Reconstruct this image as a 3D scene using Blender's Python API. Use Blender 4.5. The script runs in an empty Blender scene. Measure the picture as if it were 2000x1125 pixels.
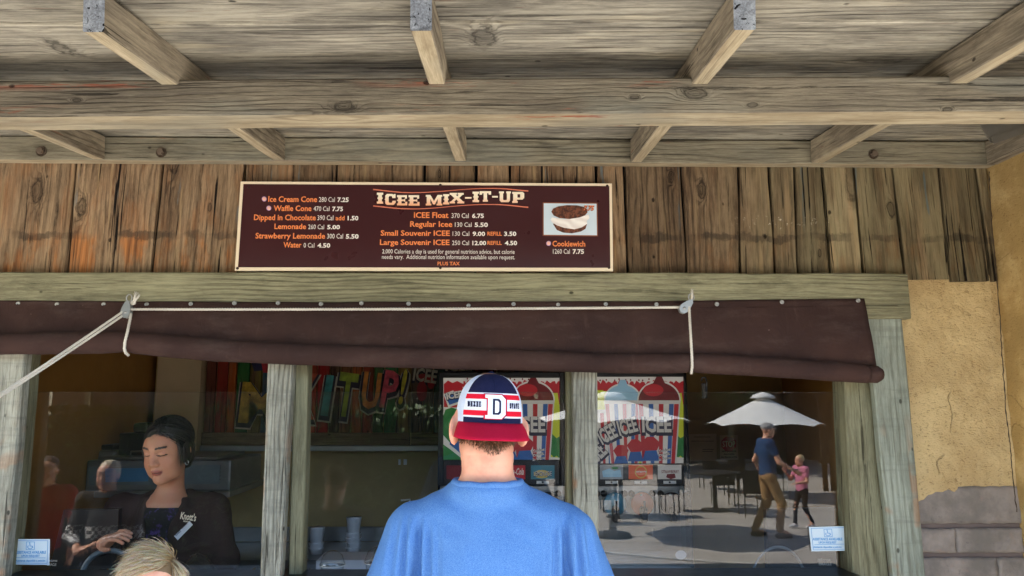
import bpy, bmesh, math, random
import numpy as np
from mathutils import Vector, Matrix, noise as mnoise
R = math.radians
random.seed(7)
sc = bpy.context.scene
col = sc.collection

# ------------------------------------------------------------ camera
EYE = Vector((0, 0, 1.72)); FPX = 1444.0; PITCH = R(8.9); YAW = R(-0.9); SHX = 0.0187
CX = 1000 - SHX * 2000; CY = 562.5
cd = bpy.data.cameras.new('camera'); cam = bpy.data.objects.new('camera', cd); col.objects.link(cam)
cd.sensor_width = 36; cd.lens = 36 * FPX / 2000; cd.shift_x = SHX; cd.clip_end = 400; cd.clip_start = .05
cam.location = EYE; cam.rotation_euler = (R(90) + PITCH, 0, YAW)
sc.camera = cam
CROT = Matrix.Rotation(YAW, 3, 'Z') @ Matrix.Rotation(R(90) + PITCH, 3, 'X')
def W(px, py, Y):
    """point of the vertical plane at depth Y that the photograph shows at (px, py)"""
    d = CROT @ Vector(((px - CX) / FPX, (CY - py) / FPX, -1))
    return EYE + d * (Y / d.y)
def WX(px, py, X):
    d = CROT @ Vector(((px - CX) / FPX, (CY - py) / FPX, -1))
    return EYE + d * (X / d.x)
# ------------------------------------------------------------ sky, sun, exposure
SUN_TO = Vector((-.78, -.04, .80)).normalized()
w = bpy.data.worlds.new('World'); sc.world = w; w.use_nodes = True
wn = w.node_tree; bgn = wn.nodes['Background']
sky = wn.nodes.new('ShaderNodeTexSky'); sky.sky_type = 'NISHITA'; sky.sun_disc = False
sky.sun_elevation = math.asin(SUN_TO.z); sky.sun_rotation = math.atan2(SUN_TO.x, SUN_TO.y)
wn.links.new(sky.outputs[0], bgn.inputs[0]); bgn.inputs[1].default_value = 0.15
sd = bpy.data.lights.new('sun', 'SUN'); sd.energy = 5.0; sd.angle = R(.5); sd.color = (1, .95, .87)
sun = bpy.data.objects.new('sun', sd); col.objects.link(sun)
sun.rotation_euler = (-SUN_TO).to_track_quat('-Z', 'Y').to_euler()
sun.location = (-20, -5, 22)
sc.view_settings.view_transform = 'Standard'; sc.view_settings.look = 'None'
sc.view_settings.gamma = 1; sc.view_settings.use_curve_mapping = False
sc.view_settings.exposure = 2.55
sc.render.engine = 'CYCLES'
sc.cycles.use_denoising = True
sc.cycles.max_bounces = 10; sc.cycles.diffuse_bounces = 6; sc.cycles.transparent_max_bounces = 16
sc.cycles.sample_clamp_indirect = 6; sc.cycles.caustics_reflective = False; sc.cycles.caustics_refractive = False

# ------------------------------------------------------------ node helpers
def S(r, g=None, b=None):
    if g is None: g = b = r
    f = lambda v: (v / 255 / 12.92) if v / 255 <= .04045 else ((v / 255 + .055) / 1.055) ** 2.4
    return (f(r), f(g), f(b), 1)
class NT:
    def __init__(s, name):
        s.m = bpy.data.materials.new(name); s.m.use_nodes = True; s.t = s.m.node_tree
        s.b = s.t.nodes['Principled BSDF']; s.o = s.t.nodes['Material Output']
    def n(s, typ, ins=None, **props):
        x = s.t.nodes.new('ShaderNode' + typ)
        for k, v in props.items(): setattr(x, k, v)
        for k, v in (ins or {}).items():
            if isinstance(v, bpy.types.NodeSocket): s.t.links.new(v, x.inputs[k])
            else: x.inputs[k].default_value = v
        return x
    def link(s, a, b): s.t.links.new(a, b)
    def math(s, op, a, b=0.0, c=0.0, clamp=False):
        return s.n('Math', {0: a, 1: b, 2: c}, operation=op, use_clamp=clamp).outputs[0]
    def mix(s, fac, a, b, mode='MIX'):
        x = s.n('Mix', {0: fac, 6: a, 7: b}, data_type='RGBA', blend_type=mode); return x.outputs[2]
    def noise(s, vec, scale=5, detail=4, rough=.55, dist=0):
        return s.n('TexNoise', {'Vector': vec, 'Scale': scale, 'Detail': detail, 'Roughness': rough, 'Distortion': dist}).outputs[0]
    def mapv(s, vec, scale=(1, 1, 1), loc=(0, 0, 0)):
        return s.n('Mapping', {'Vector': vec, 'Scale': scale, 'Location': loc}).outputs[0]
    def step(s, v, lo, hi, a=0.0, b=1.0):
        return s.n('MapRange', {0: v, 1: lo, 2: hi, 3: a, 4: b}, clamp=True, interpolation_type='SMOOTHSTEP').outputs[0]
    def bump(s, h, strength=.4, dist=.004, normal=None):
        i = {'Height': h, 'Strength': strength, 'Distance': dist}
        if normal is not None: i['Normal'] = normal
        return s.n('Bump', i).outputs[0]
    def fin(s, colr, rough=.8, normal=None, metallic=0, spec=None):
        for k, v in (('Base Color', colr), ('Roughness', rough), ('Metallic', metallic)):
            if isinstance(v, bpy.types.NodeSocket): s.link(v, s.b.inputs[k])
            else: s.b.inputs[k].default_value = v
        if spec is not None: s.b.inputs['Specular IOR Level'].default_value = spec
        if normal is not None: s.link(normal, s.b.inputs['Normal'])
        return s.m
def plain(name, c, rough=.6, metallic=0, bump=0, bscale=80, var=.12, vscale=6, spec=None):
    t = NT(name); co = t.n('TexCoord').outputs['Object']
    v = t.noise(co, vscale, 5)
    dark = tuple(x * (1 - var) for x in c[:3]) + (1,); lit = tuple(min(1, x * (1 + var)) for x in c[:3]) + (1,)
    cc = t.mix(t.step(v, .3, .7), dark, lit)
    nb = t.bump(t.noise(co, bscale, 3), bump, .003) if bump else None
    r = t.math('ADD', t.math('MULTIPLY', t.noise(co, vscale * 3, 3), .2), rough - .1)
    return t.fin(cc, r, nb, metallic, spec)
def emit(name, c, e):
    t = NT(name); t.fin(c, .4); t.b.inputs['Emission Color'].default_value = c; t.b.inputs['Emission Strength'].default_value = e
    return t.m
def wood(name, base, light, dark, K=150, bumps=.55, tint=None, rough=.85, blotch=.5, knots=1.0, crack=1.0, extra=None, rand=.25, kpts=()):
    """weathered timber, grain along local X"""
    t = NT(name)
    co = t.n('TexCoord').outputs['Object']
    rnd = t.n('ObjectInfo').outputs['Random']
    off = t.n('CombineXYZ', {0: t.math('MULTIPLY', rnd, 53.0), 1: t.math('MULTIPLY', rnd, 31.0), 2: t.math('MULTIPLY', rnd, 17.0)}).outputs[0]
    p = t.n('VectorMath', {0: co, 1: off}, operation='ADD').outputs[0]
    sx = t.n('SeparateXYZ', {0: p})
    yz = t.math('ADD', sx.outputs[1], t.math('MULTIPLY', sx.outputs[2], .8))
    low = t.noise(t.mapv(p, (.9, 5, 5)), 1.6, 3, .5)
    vor = t.n('TexVoronoi', {'Vector': t.mapv(p, (1.1, 5, 5)), 'Scale': 1.0, 'Randomness': 1.0}).outputs['Distance']
    vor = t.math('ADD', vor, t.math('MULTIPLY', t.math('SUBTRACT', t.noise(p, 30, 3), .5), .06))
    kn = t.math('MULTIPLY', t.step(vor, 0.0, .34, 1, 0), knots)
    wpos = t.n('NewGeometry').outputs['Position'] if kpts else None
    for (pt, r, vert) in kpts:
        s_ = (1 / r, .15 / r, .42 / r) if vert else (.42 / r, .15 / r, 1 / r)
        dv = t.n('VectorMath', {0: wpos, 1: tuple(pt)}, operation='SUBTRACT').outputs[0]
        dl = t.n('VectorMath', {0: t.n('VectorMath', {0: dv, 1: s_}, operation='MULTIPLY').outputs[0]}, operation='LENGTH').outputs[1]
        kn = t.math('MAXIMUM', kn, t.step(t.math('ADD', dl, t.math('MULTIPLY', t.math('SUBTRACT', t.noise(p, 38, 4), .5), 1.0)), 0.0, 2.6, 1, 0))
    kn2 = t.math('POWER', kn, 2.5)
    g = t.math('ADD', t.math('MULTIPLY', yz, K * 3.2), t.math('ADD', t.math('MULTIPLY', low, 14.0 + K * .16), t.math('MULTIPLY', kn2, 12.0 + K * .12)))
    g = t.math('ADD', g, t.math('MULTIPLY', t.noise(t.mapv(p, (2.5, 40, 40)), 1, 3), 6.5))
    ring = t.math('SINE', g)
    ringn = t.math('MULTIPLY', t.math('ADD', ring, 1.0), .5)
    ringp = t.math('POWER', ringn, 3.5)
    fib = t.noise(t.mapv(p, (11, 230, 230)), 1, 5, .75)
    fib2 = t.noise(t.mapv(p, (4.5, 78, 78)), 1, 6, .72, .5)
    bl = t.noise(t.mapv(p, (1.9, 7, 7)), 1.3, 7, .68)
    bl2 = t.noise(t.mapv(p, (5, 15, 15)), 1.0, 7, .75)
    ringvis = t.step(t.noise(t.mapv(p, (.8, 4, 4), (5, 3, 9)), 1.5, 3), .36, .68, .15, 1)
    c = t.mix(t.step(bl, .5 - .22 * blotch - .08, .5 + .2), base, light)
    c = t.mix(t.math('MULTIPLY', t.step(bl2, .5, .74), .55), c, dark)
    c = t.mix(t.math('MULTIPLY', t.math('MULTIPLY', ringp, ringvis), .72), c, dark)
    c = t.mix(t.math('MULTIPLY', t.step(fib2, .45, .72), .35), c, dark)
    c = t.mix(t.math('MULTIPLY', t.step(fib, .42, .72), .30), c, light)
    c = t.mix(t.math('MULTIPLY', t.step(fib, .58, .40), .25), c, dark)
    if extra: c = extra(t, p, c, rnd)
    vd = tuple(x * .28 for x in dark[:3]) + (1,)
    c = t.mix(t.math('MULTIPLY', t.step(kn, .55, .80), .45), c, dark)
    c = t.mix(t.math('MULTIPLY', t.step(t.math('ABSOLUTE', t.math('SUBTRACT', kn, .80)), .075, .01), .5), c, vd)
    ck = t.noise(t.mapv(p, (1.1, 46, 46), (3, 7, 1)), 1.7, 3, .5, .8)
    sp = t.noise(t.mapv(p, (1.7, 10, 10), (11, 5, 2)), 1.2, 6, .72)
    c = t.mix(t.math('MULTIPLY', t.step(sp, .55, .70), .5), c, dark)
    c = t.mix(t.math('MULTIPLY', t.step(sp, .44, .32), .45), c, light)
    ckm = t.math('MULTIPLY', t.math('MULTIPLY', t.step(ck, .625, .65), t.step(bl, .64, .48)), crack)
    c = t.mix(t.math('MULTIPLY', ckm, .8, clamp=True), c, vd)
    nh = t.n('TexVoronoi', {'Vector': t.mapv(p, (7, 11, 11)), 'Scale': 1.0}).outputs['Distance']
    nail = t.step(nh, .075, .035)
    c = t.mix(t.math('MULTIPLY', nail, .8), c, vd)
    br = t.math('ADD', 1 - rand / 2, t.math('MULTIPLY', rnd, rand))
    c = t.n('VectorMath', {0: c, 1: t.n('CombineXYZ', {0: br, 1: br, 2: br}).outputs[0]}, operation='MULTIPLY').outputs[0]
    h = t.math('SUBTRACT', t.math('ADD', t.math('MULTIPLY', fib, .5), t.math('MULTIPLY', fib2, .9)), t.math('ADD', t.math('MULTIPLY', t.math('MULTIPLY', ringp, ringvis), .55), t.math('MULTIPLY', t.math('ADD', ckm, nail), 1.6)))
    return t.fin(c, rough, t.bump(h, bumps, .006), spec=.25)

# ------------------------------------------------------------ object helpers
def link(o): col.objects.link(o); return o
def tag(o, label=None, cat=None, group=None, kind=None):
    if label: o['label'] = label
    if cat: o['category'] = cat
    if group: o['group'] = group
    if kind: o['kind'] = kind
    return o
def LM(o):
    m = Matrix.LocRotScale(o.location, o.rotation_euler, o.scale)
    return LM(o.parent) @ o.matrix_parent_inverse @ m if o.parent else m
def child(o, p):
    if p is not None:
        o.parent = p; o.matrix_parent_inverse = LM(p).inverted()
    return o
def thing(name, label, cat, loc=(0, 0, 0), group=None):
    o = bpy.data.objects.new(name, None); o.empty_display_size = .1; o.location = loc; link(o)
    return tag(o, label, cat, group)
def mesh_obj(name, verts, faces, mat, parent=None, smooth=False, mats=None, midx=None, loc=None):
    me = bpy.data.meshes.new(name)
    if loc is None:
        a = np.array([tuple(v) for v in verts]); loc = Vector((a.min(0) + a.max(0)) / 2)
    loc = Vector(loc)
    me.from_pydata([Vector(v) - loc for v in verts], [], faces); me.update()
    for m in ([mat] if mats is None else mats): me.materials.append(m)
    if midx is not None: me.polygons.foreach_set('material_index', midx)
    if smooth: me.polygons.foreach_set('use_smooth', [True] * len(me.polygons))
    o = bpy.data.objects.new(name, me); o.location = loc; link(o)
    return child(o, parent)
def bm_obj(name, bm, mat, parent=None, smooth=False, loc=None, mats=None):
    bmesh.ops.recalc_face_normals(bm, faces=bm.faces)
    if loc is None:
        a = np.array([tuple(v.co) for v in bm.verts]); loc = (a.min(0) + a.max(0)) / 2
    loc = Vector(loc)
    bmesh.ops.translate(bm, verts=bm.verts, vec=-loc)
    me = bpy.data.meshes.new(name); bm.to_mesh(me); bm.free()
    for m in (mats or [mat]): me.materials.append(m)
    if smooth: me.polygons.foreach_set('use_smooth', [True] * len(me.polygons))
    o = bpy.data.objects.new(name, me); o.location = loc; link(o)
    return child(o, parent)
def add_box(bm, a, b, bev=0, seg=1):
    x0, y0, z0 = [min(a[i], b[i]) for i in range(3)]; x1, y1, z1 = [max(a[i], b[i]) for i in range(3)]
    vs = [bm.verts.new(v) for v in ((x0, y0, z0), (x1, y0, z0), (x1, y1, z0), (x0, y1, z0), (x0, y0, z1), (x1, y0, z1), (x1, y1, z1), (x0, y1, z1))]
    fs = [bm.faces.new([vs[i] for i in f]) for f in ((0, 3, 2, 1), (4, 5, 6, 7), (0, 1, 5, 4), (1, 2, 6, 5), (2, 3, 7, 6), (3, 0, 4, 7))]
    if bev:
        es = list({e for f in fs for e in f.edges})
        bmesh.ops.bevel(bm, geom=es, offset=bev, segments=seg, affect='EDGES', profile=.6)
def box(name, a, b, mat, parent=None, bev=.002, seg=1):
    bm = bmesh.new(); add_box(bm, a, b, bev, seg); return bm_obj(name, bm, mat, parent)
def tube_geo(pts, r, n=8, caps=True):
    """verts, faces of a tube along pts; r number or list"""
    pts = [Vector(p) for p in pts]; rs = r if isinstance(r, (list, tuple)) else [r] * len(pts)
    V = []; F = []; prev = None
    for i, p in enumerate(pts):
        d = (pts[min(i + 1, len(pts) - 1)] - pts[max(i - 1, 0)]).normalized()
        if prev is None:
            u = d.orthogonal().normalized()
        else:
            u = (prev - d * prev.dot(d)).normalized()
        prev = u; v = d.cross(u)
        for k in range(n):
            a = 2 * math.pi * k / n; V.append(p + (u * math.cos(a) + v * math.sin(a)) * rs[i])
    for i in range(len(pts) - 1):
        for k in range(n):
            a = i * n + k; b = i * n + (k + 1) % n; F.append((a, b, b + n, a + n))
    if caps:
        F.append(tuple(reversed(range(n)))); F.append(tuple(range((len(pts) - 1) * n, len(pts) * n)))
    return V, F
def tube(name, pts, r, mat, parent=None, n=8, caps=True):
    V, F = tube_geo(pts, r, n, caps); return mesh_obj(name, V, F, mat, parent, smooth=n > 5)
def rope_geo(pts, r, twist=.018, n=3):
    """three laid strands"""
    pts = [Vector(p) for p in pts]
    dens = []; L = 0; acc = [0]
    for a, b in zip(pts, pts[1:]): acc.append(acc[-1] + (b - a).length)
    N = max(6, int(acc[-1] / .006)); P = []
    for i in range(N + 1):
        s = acc[-1] * i / N; k = 0
        while k < len(acc) - 2 and acc[k + 1] < s: k += 1
        f = (s - acc[k]) / max(1e-9, acc[k + 1] - acc[k]); P.append((pts[k].lerp(pts[k + 1], f), s))
    V = []; F = []
    for q in range(n):
        Q = []
        for i, (p, s) in enumerate(P):
            d = (P[min(i + 1, N)][0] - P[max(i - 1, 0)][0]).normalized(); u = Vector((0, 1, 0)); u = (u - d * u.dot(d)).normalized(); v = d.cross(u)
            a = 2 * math.pi * (s / (twist * 1.6) + q / n); Q.append(p + (u * math.cos(a) + v * math.sin(a)) * r * .45)
        v_, f_ = tube_geo(Q, r * .62, 5); o = len(V); V += v_; F += [tuple(x + o for x in f) for f in f_]
    return V, F
def rope(name, pts, r, mat, parent=None):
    V, F = rope_geo(pts, r); return mesh_obj(name, V, F, mat, parent, smooth=True)
def lathe(name, prof, center, mat, parent=None, n=24, axis='Z', smooth=True):
    """prof list of (radius, height)"""
    V = []; F = []
    for (r, h) in prof:
        for k in range(n):
            a = 2 * math.pi * k / n; x, y = r * math.cos(a), r * math.sin(a)
            v = {'Z': (x, y, h), 'Y': (x, h, y), 'X': (h, x, y)}[axis]
            V.append(Vector(center) + Vector(v))
    for i in range(len(prof) - 1):
        for k in range(n):
            a = i * n + k; b = i * n + (k + 1) % n
            F.append((a, b, b + n, a + n) if axis != 'Y' else (a, a + n, b + n, b))
    if prof[0][0] > 1e-6: F.append(tuple(reversed(range(n))))
    if prof[-1][0] > 1e-6: F.append(tuple(range((len(prof) - 1) * n, len(prof) * n)))
    return mesh_obj(name, V, F, mat, parent, smooth=smooth)
def plank(name, a, b, width, thick, mat, parent=None, up=(0, -1, 0), wob=0.0, bev=.003, endmat=None, seed=None, step=.06, w2=None, sag=0.0, under=None):
    """timber from a to b (centre line of the OUTER face), local X along it; 'up' points out of that face"""
    a = Vector(a); b = Vector(b); L = (b - a).length; X = (b - a).normalized()
    U = Vector(up); U = (U - X * U.dot(X)).normalized(); Yv = U.cross(X)
    n = max(1, int(L / step)) if (wob or sag) else 1
    rs = random.Random(seed if seed is not None else random.random())
    s1, s2 = rs.random() * 90, rs.random() * 90
    prof = []
    bm = bmesh.new(); rings = []
    for i in range(n + 1):
        x = L * i / n; wd = width if w2 is None else width + (w2 - width) * i / n
        e0 = -wd / 2 + wob * mnoise.noise((x * 3.3, s1, 0)) * 1.6 + wob * .5 * mnoise.noise((x * 15, s1, 5))
        e1 = wd / 2 + wob * mnoise.noise((x * 3.3, s2, 0)) * 1.6 + wob * .5 * mnoise.noise((x * 15, s2, 5))
        dz = wob * .5 * mnoise.noise((x * 4, s2, 9)) - sag * math.sin(math.pi * x / L)
        c = bev
        ring = [(x, e0, -c + dz), (x, e0 + c, dz), (x, e1 - c, dz), (x, e1, -c + dz), (x, e1, -thick + c + dz), (x, e1 - c, -thick + dz), (x, e0 + c, -thick + dz), (x, e0, -thick + c + dz)]
        rings.append([bm.verts.new(v) for v in ring])
    for i in range(n):
        for k in range(8):
            fq = bm.faces.new((rings[i][k], rings[i][(k + 1) % 8], rings[i + 1][(k + 1) % 8], rings[i + 1][k]))
            if under and k == under[0]: fq.material_index = 2 if endmat else 1
    f0 = bm.faces.new(rings[0]); f1 = bm.faces.new(list(reversed(rings[-1])))
    if endmat: f0.material_index = 1; f1.material_index = 1
    bmesh.ops.recalc_face_normals(bm, faces=bm.faces)
    me = bpy.data.meshes.new(name); bm.to_mesh(me); bm.free(); me.materials.append(mat)
    if endmat: me.materials.append(endmat)
    if under: me.materials.append(under[1])
    o = bpy.data.objects.new(name, me)
    rot = Matrix((X, Yv, U)).transposed(); o.rotation_euler = rot.to_euler(); o.location = a; link(o)
    return child(o, parent)
def rope_pts(a, b, sag, n=14):
    a = Vector(a); b = Vector(b)
    return [a.lerp(b, i / n) - Vector((0, 0, sag * 4 * (i / n) * (1 - i / n))) for i in range(n + 1)]
# flat print: prisms from photo pixels on a vertical plane
def poly(name, pts, Y, mat, parent, th=.0008):
    P = [W(x, y, Y) for x, y in pts]; n = len(P)
    V = P + [p + Vector((0, th, 0)) for p in P]
    bm = bmesh.new(); vs = [bm.verts.new(v) for v in V]
    bm.faces.new(vs[:n]); bm.faces.new(list(reversed(vs[n:])))
    for i in range(n): bm.faces.new((vs[i], vs[n + i], vs[n + (i + 1) % n], vs[(i + 1) % n]))
    return bm_obj(name, bm, mat, parent)
def ell(cx, cy, rx, ry, n=24, a0=0, a1=360):
    return [(cx + rx * math.cos(R(a0 + (a1 - a0) * i / n)), cy + ry * math.sin(R(a0 + (a1 - a0) * i / n))) for i in range(n + (a1 - a0 != 360))]
_txt = bpy.data.curves.new('lettering', 'FONT'); _txto = bpy.data.objects.new('lettering', _txt)
def text_mesh(s, bold=0.0, shear=0):
    _txt.body = s; _txt.size = 1; _txt.offset = bold; _txt.shear = shear; _txt.resolution_u = 2
    me = bpy.data.meshes.new_from_object(_txto)
    V = np.array([v.co[:2] for v in me.vertices]); F = [tuple(p.vertices) for p in me.polygons]
    bpy.data.meshes.remove(me)
    V[:, 0] -= V[:, 0].min(); wd = V[:, 0].max(); V[:, 0] /= wd
    V[:, 1] /= (.682 + 2 * bold)
    return V, F
def text(s, x0, x1, ytop, ybase, Y, mat, parent, bold=0.0, name='lettering', shear=0, rot=0, fn=None, frame=None):
    """text fitted between photo columns x0..x1 with capitals from ytop to ybase"""
    V, F = text_mesh(s, bold, shear)
    if frame: O, RX, UP = frame
    else:
        ym = (ytop + ybase) / 2
        A = W(x0, ybase, Y); Bx = W(x1, ym, Y).x - W(x0, ym, Y).x; H = W(x0, ytop, Y).z - A.z
        O = Vector((W(x0, ym, Y).x, Y, A.z)); RX = Vector((Bx, 0, 0)); UP = Vector((0, 0, H))
    if rot:
        q = Matrix.Rotation(R(rot), 3, 'Y'); RX = q @ RX; UP = q @ UP
    if fn is not None: P = [O + RX * x + UP * (y + fn(x)) for x, y in V]
    else: P = [O + RX * x + UP * y for x, y in V]
    return mesh_obj(name, P, F, mat, parent)
# ------------------------------------------------------------ materials
def beam_red(t, p, c, rnd):
    m = t.noise(t.mapv(p, (2.2, 26, 26), (2, 4, 6)), 1.6, 5, .7)
    reg = t.step(t.noise(t.mapv(p, (.9, 3, 3), (8, 1, 1)), 1.3, 2), .5, .62)
    y = t.n('SeparateXYZ', {0: t.n('TexCoord').outputs['Object']}).outputs[1]
    low = t.step(t.math('ABSOLUTE', y), .012, .046)
    k = t.math('MULTIPLY', t.math('MULTIPLY', t.step(m, .56, .62), reg), low)
    c = t.mix(t.math('MULTIPLY', k, .8), c, S(150, 62, 32))
    g = t.step(t.noise(t.mapv(p, (1.2, 4, 4), (1, 1, 4)), 1.2, 3), .5, .65)
    return t.mix(t.math('MULTIPLY', g, .35), c, S(122, 128, 122))
def roof_stain(t, p, c, rnd):
    a = t.noise(t.mapv(p, (1.6, 9, 9), (3, 8, 2)), 1.2, 5, .6)
    c = t.mix(t.math('MULTIPLY', t.step(a, .55, .75), .55), c, S(225, 212, 180))
    b = t.noise(t.mapv(p, (2.4, 6, 6), (9, 2, 2)), 1.1, 5, .65)
    c = t.mix(t.math('MULTIPLY', t.step(b, .56, .72), .45), c, S(92, 88, 76))
    d = t.noise(t.mapv(p, (5, 60, 60), (4, 2, 2)), 1.1, 3, .5)
    return t.mix(t.math('MULTIPLY', t.step(d, .68, .74), .5), c, S(120, 70, 48))
M = {}
def K_(Y, *pts, vert=False): return [(W(x, y, Y), r, vert) for x, y, r in pts]
KR = K_(1.72, (735, 118, .016)) + K_(1.68, (945, 80, .014)) + K_(1.85, (1275, 134, .010)) + K_(1.7, (110, 78, .016), (1420, 110, .010)) + K_(1.52, (1545, 40, .010))
KB = K_(1.756, (672, 208, .015), (1358, 182, .016), (1470, 205, .007), (150, 196, .006), (1240, 190, .006), (1850, 214, .006))
KW = K_(2.70, (74, 372, .024), (858, 340, .008), (1370, 370, .018), (1312, 345, .012), (1740, 408, .016), (1600, 495, .008), (409, 405, .008), (160, 405, .020), vert=True)
M['roof'] = wood('weathered_roof_board', S(126, 122, 112), S(196, 190, 172), S(58, 54, 49), K=66, bumps=.6, extra=roof_stain, knots=.9, crack=.9, kpts=KR)
M['rafter'] = wood('rafter_timber', S(122, 114, 100), S(172, 160, 138), S(68, 60, 50), K=110, bumps=.4, extra=roof_stain, knots=.8)
M['beam'] = wood('beam_timber', S(108, 101, 90), S(150, 142, 124), S(46, 41, 35), K=150, bumps=.9, extra=beam_red, knots=1.1, kpts=KB)
M['ledger'] = wood('ledger_timber', S(130, 125, 108), S(168, 161, 138), S(78, 72, 60), K=90, bumps=.45, extra=beam_red, knots=.9)
M['beam_under'] = wood('cream_bounce_lit_underside', S(168, 154, 126), S(200, 187, 158), S(122, 106, 82), K=50, bumps=.3, extra=beam_red, knots=.7, crack=.35)  # lighter timber copy for undersides: bounced ground light put into the colour
M['end'] = wood('blue_grey_end_grain', S(120, 128, 140), S(178, 188, 200), S(52, 54, 60), K=30, bumps=.8, crack=1.6)
ZB = W(800, 462, 2.7).z
def wall_stain(t, p, c, rnd):
    pos = t.n('NewGeometry').outputs['Position']; q = t.n('SeparateXYZ', {0: pos}); x, z = q.outputs[0], q.outputs[2]
    # greener towards the right-hand end, where the paint is a different one
    gr = t.step(x, .75, 1.35)
    c = t.mix(t.math('MULTIPLY', gr, .6), c, t.mix(t.step(t.noise(t.mapv(p, (3, 20, 20)), 1, 5), .35, .65), S(98, 92, 68), S(164, 156, 120)))
    # worn orange varnish below the old shelf line and along board edges
    n1 = t.noise(t.mapv(p, (3.5, 9, 9), (1, 5, 2)), 1.3, 4, .6)
    below = t.step(z, ZB + .02, ZB - .02)
    left = t.step(x, .75, -.1, .25, 1)
    amt = t.math('MULTIPLY', t.math('MULTIPLY', t.step(n1, .46, .66), t.math('ADD', t.math('MULTIPLY', below, .65), .32)), left)
    fine = t.noise(t.mapv(p, (4, 120, 120)), 1, 3)
    c = t.mix(t.math('MULTIPLY', amt, .9, clamp=True), c, t.mix(t.step(fine, .35, .65), S(108, 66, 36), S(176, 116, 66)))
    # faded blue paint traces
    n2 = t.noise(t.mapv(p, (2.5, 30, 30), (7, 3, 3)), 1.2, 3, .5)
    c = t.mix(t.math('MULTIPLY', t.math('MULTIPLY', t.step(n2, .66, .71), t.step(z, ZB, ZB + .12)), .55), c, S(96, 120, 128))
    # pale tan bands
    n3 = t.noise(t.mapv(p, (1.5, 24, 24), (2, 9, 3)), 1.4, 4, .6)
    c = t.mix(t.math('MULTIPLY', t.step(n3, .56, .7), .55), c, S(170, 146, 108))
    # dark tide line
    jag = t.math('MULTIPLY', t.math('SUBTRACT', t.noise(pos, 11, 5, .75), .5), .085)
    zz = t.math('ABSOLUTE', t.math('SUBTRACT', t.math('ADD', z, jag), ZB))
    band = t.math('MULTIPLY', t.step(zz, .019, .008), t.step(t.noise(pos, 5.2, 4), .38, .58))
    c = t.mix(t.math('MULTIPLY', band, .6), c, S(52, 46, 40))
    # crumbs of white paint on the right
    ww = t.math('MULTIPLY', t.step(t.noise(pos, 60, 4, .7), .6, .66), t.math('MULTIPLY', t.step(t.math('ABSOLUTE', t.math('SUBTRACT', z, ZB + .06)), .035, .01), t.step(t.math('ABSOLUTE', t.math('SUBTRACT', x, 1.15)), .25, .05)))
    return t.mix(t.math('MULTIPLY', ww, .8), c, S(215, 205, 180))
M['plankwall'] = wood('reclaimed_plank', S(106, 84, 63), S(164, 140, 110), S(38, 28, 21), K=80, bumps=.95, extra=wall_stain, knots=1.2, crack=1.3, rand=.75, kpts=KW)
def lint(t, p, c, rnd):
    a = t.noise(t.mapv(p, (2.2, 9, 9), (3, 8, 2)), 1.2, 5, .6)
    return t.mix(t.math('MULTIPLY', t.step(a, .56, .72), .6), c, S(88, 82, 76))
M['lintel'] = wood('sage_green_lintel', S(124, 121, 96), S(158, 155, 124), S(66, 62, 48), K=110, bumps=.5, extra=lint, knots=.9, crack=.7)
def postx(t, p, c, rnd):
    q = t.n('SeparateXYZ', {0: t.n('TexCoord').outputs['Object']})
    edge = t.step(t.math('ADD', t.math('ABSOLUTE', q.outputs[1]), t.math('MULTIPLY', t.noise(t.mapv(p, (6, 20, 20)), 1, 3), .03)), .046, .056)
    low = t.math('MULTIPLY', t.step(q.outputs[0], .75, .35), t.step(t.noise(t.mapv(p, (4, 4, 4)), 2, 2), .5, .6))
    c = t.mix(t.math('MULTIPLY', t.math('MULTIPLY', edge, low), .4), c, S(176, 112, 58))
    cross = t.noise(t.mapv(p, (26, 3, 3)), 1.5, 3, .6)
    return t.mix(t.math('MULTIPLY', t.step(cross, .5, .68), .3), c, S(104, 108, 102))
M['post'] = wood('silvered_post', S(132, 133, 122), S(184, 184, 170), S(76, 72, 62), K=130, bumps=.8, extra=postx, knots=.7)
M['trim'] = wood('grey_green_trim', S(140, 148, 136), S(176, 184, 170), S(104, 106, 92), K=70, bumps=.4, extra=postx, knots=.25, crack=.4)
M['jamb'] = wood('olive_jamb', S(118, 116, 92), S(150, 148, 120), S(78, 74, 56), K=40, bumps=.5, knots=.4)
M['brown_board'] = wood('brown_shelf_board', S(110, 92, 70), S(140, 120, 92), S(66, 52, 38), K=40, bumps=.5)
M['dark_wood'] = wood('dark_stained_wood', S(52, 40, 30), S(74, 58, 44), S(26, 20, 14), K=40, bumps=.5)
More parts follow.
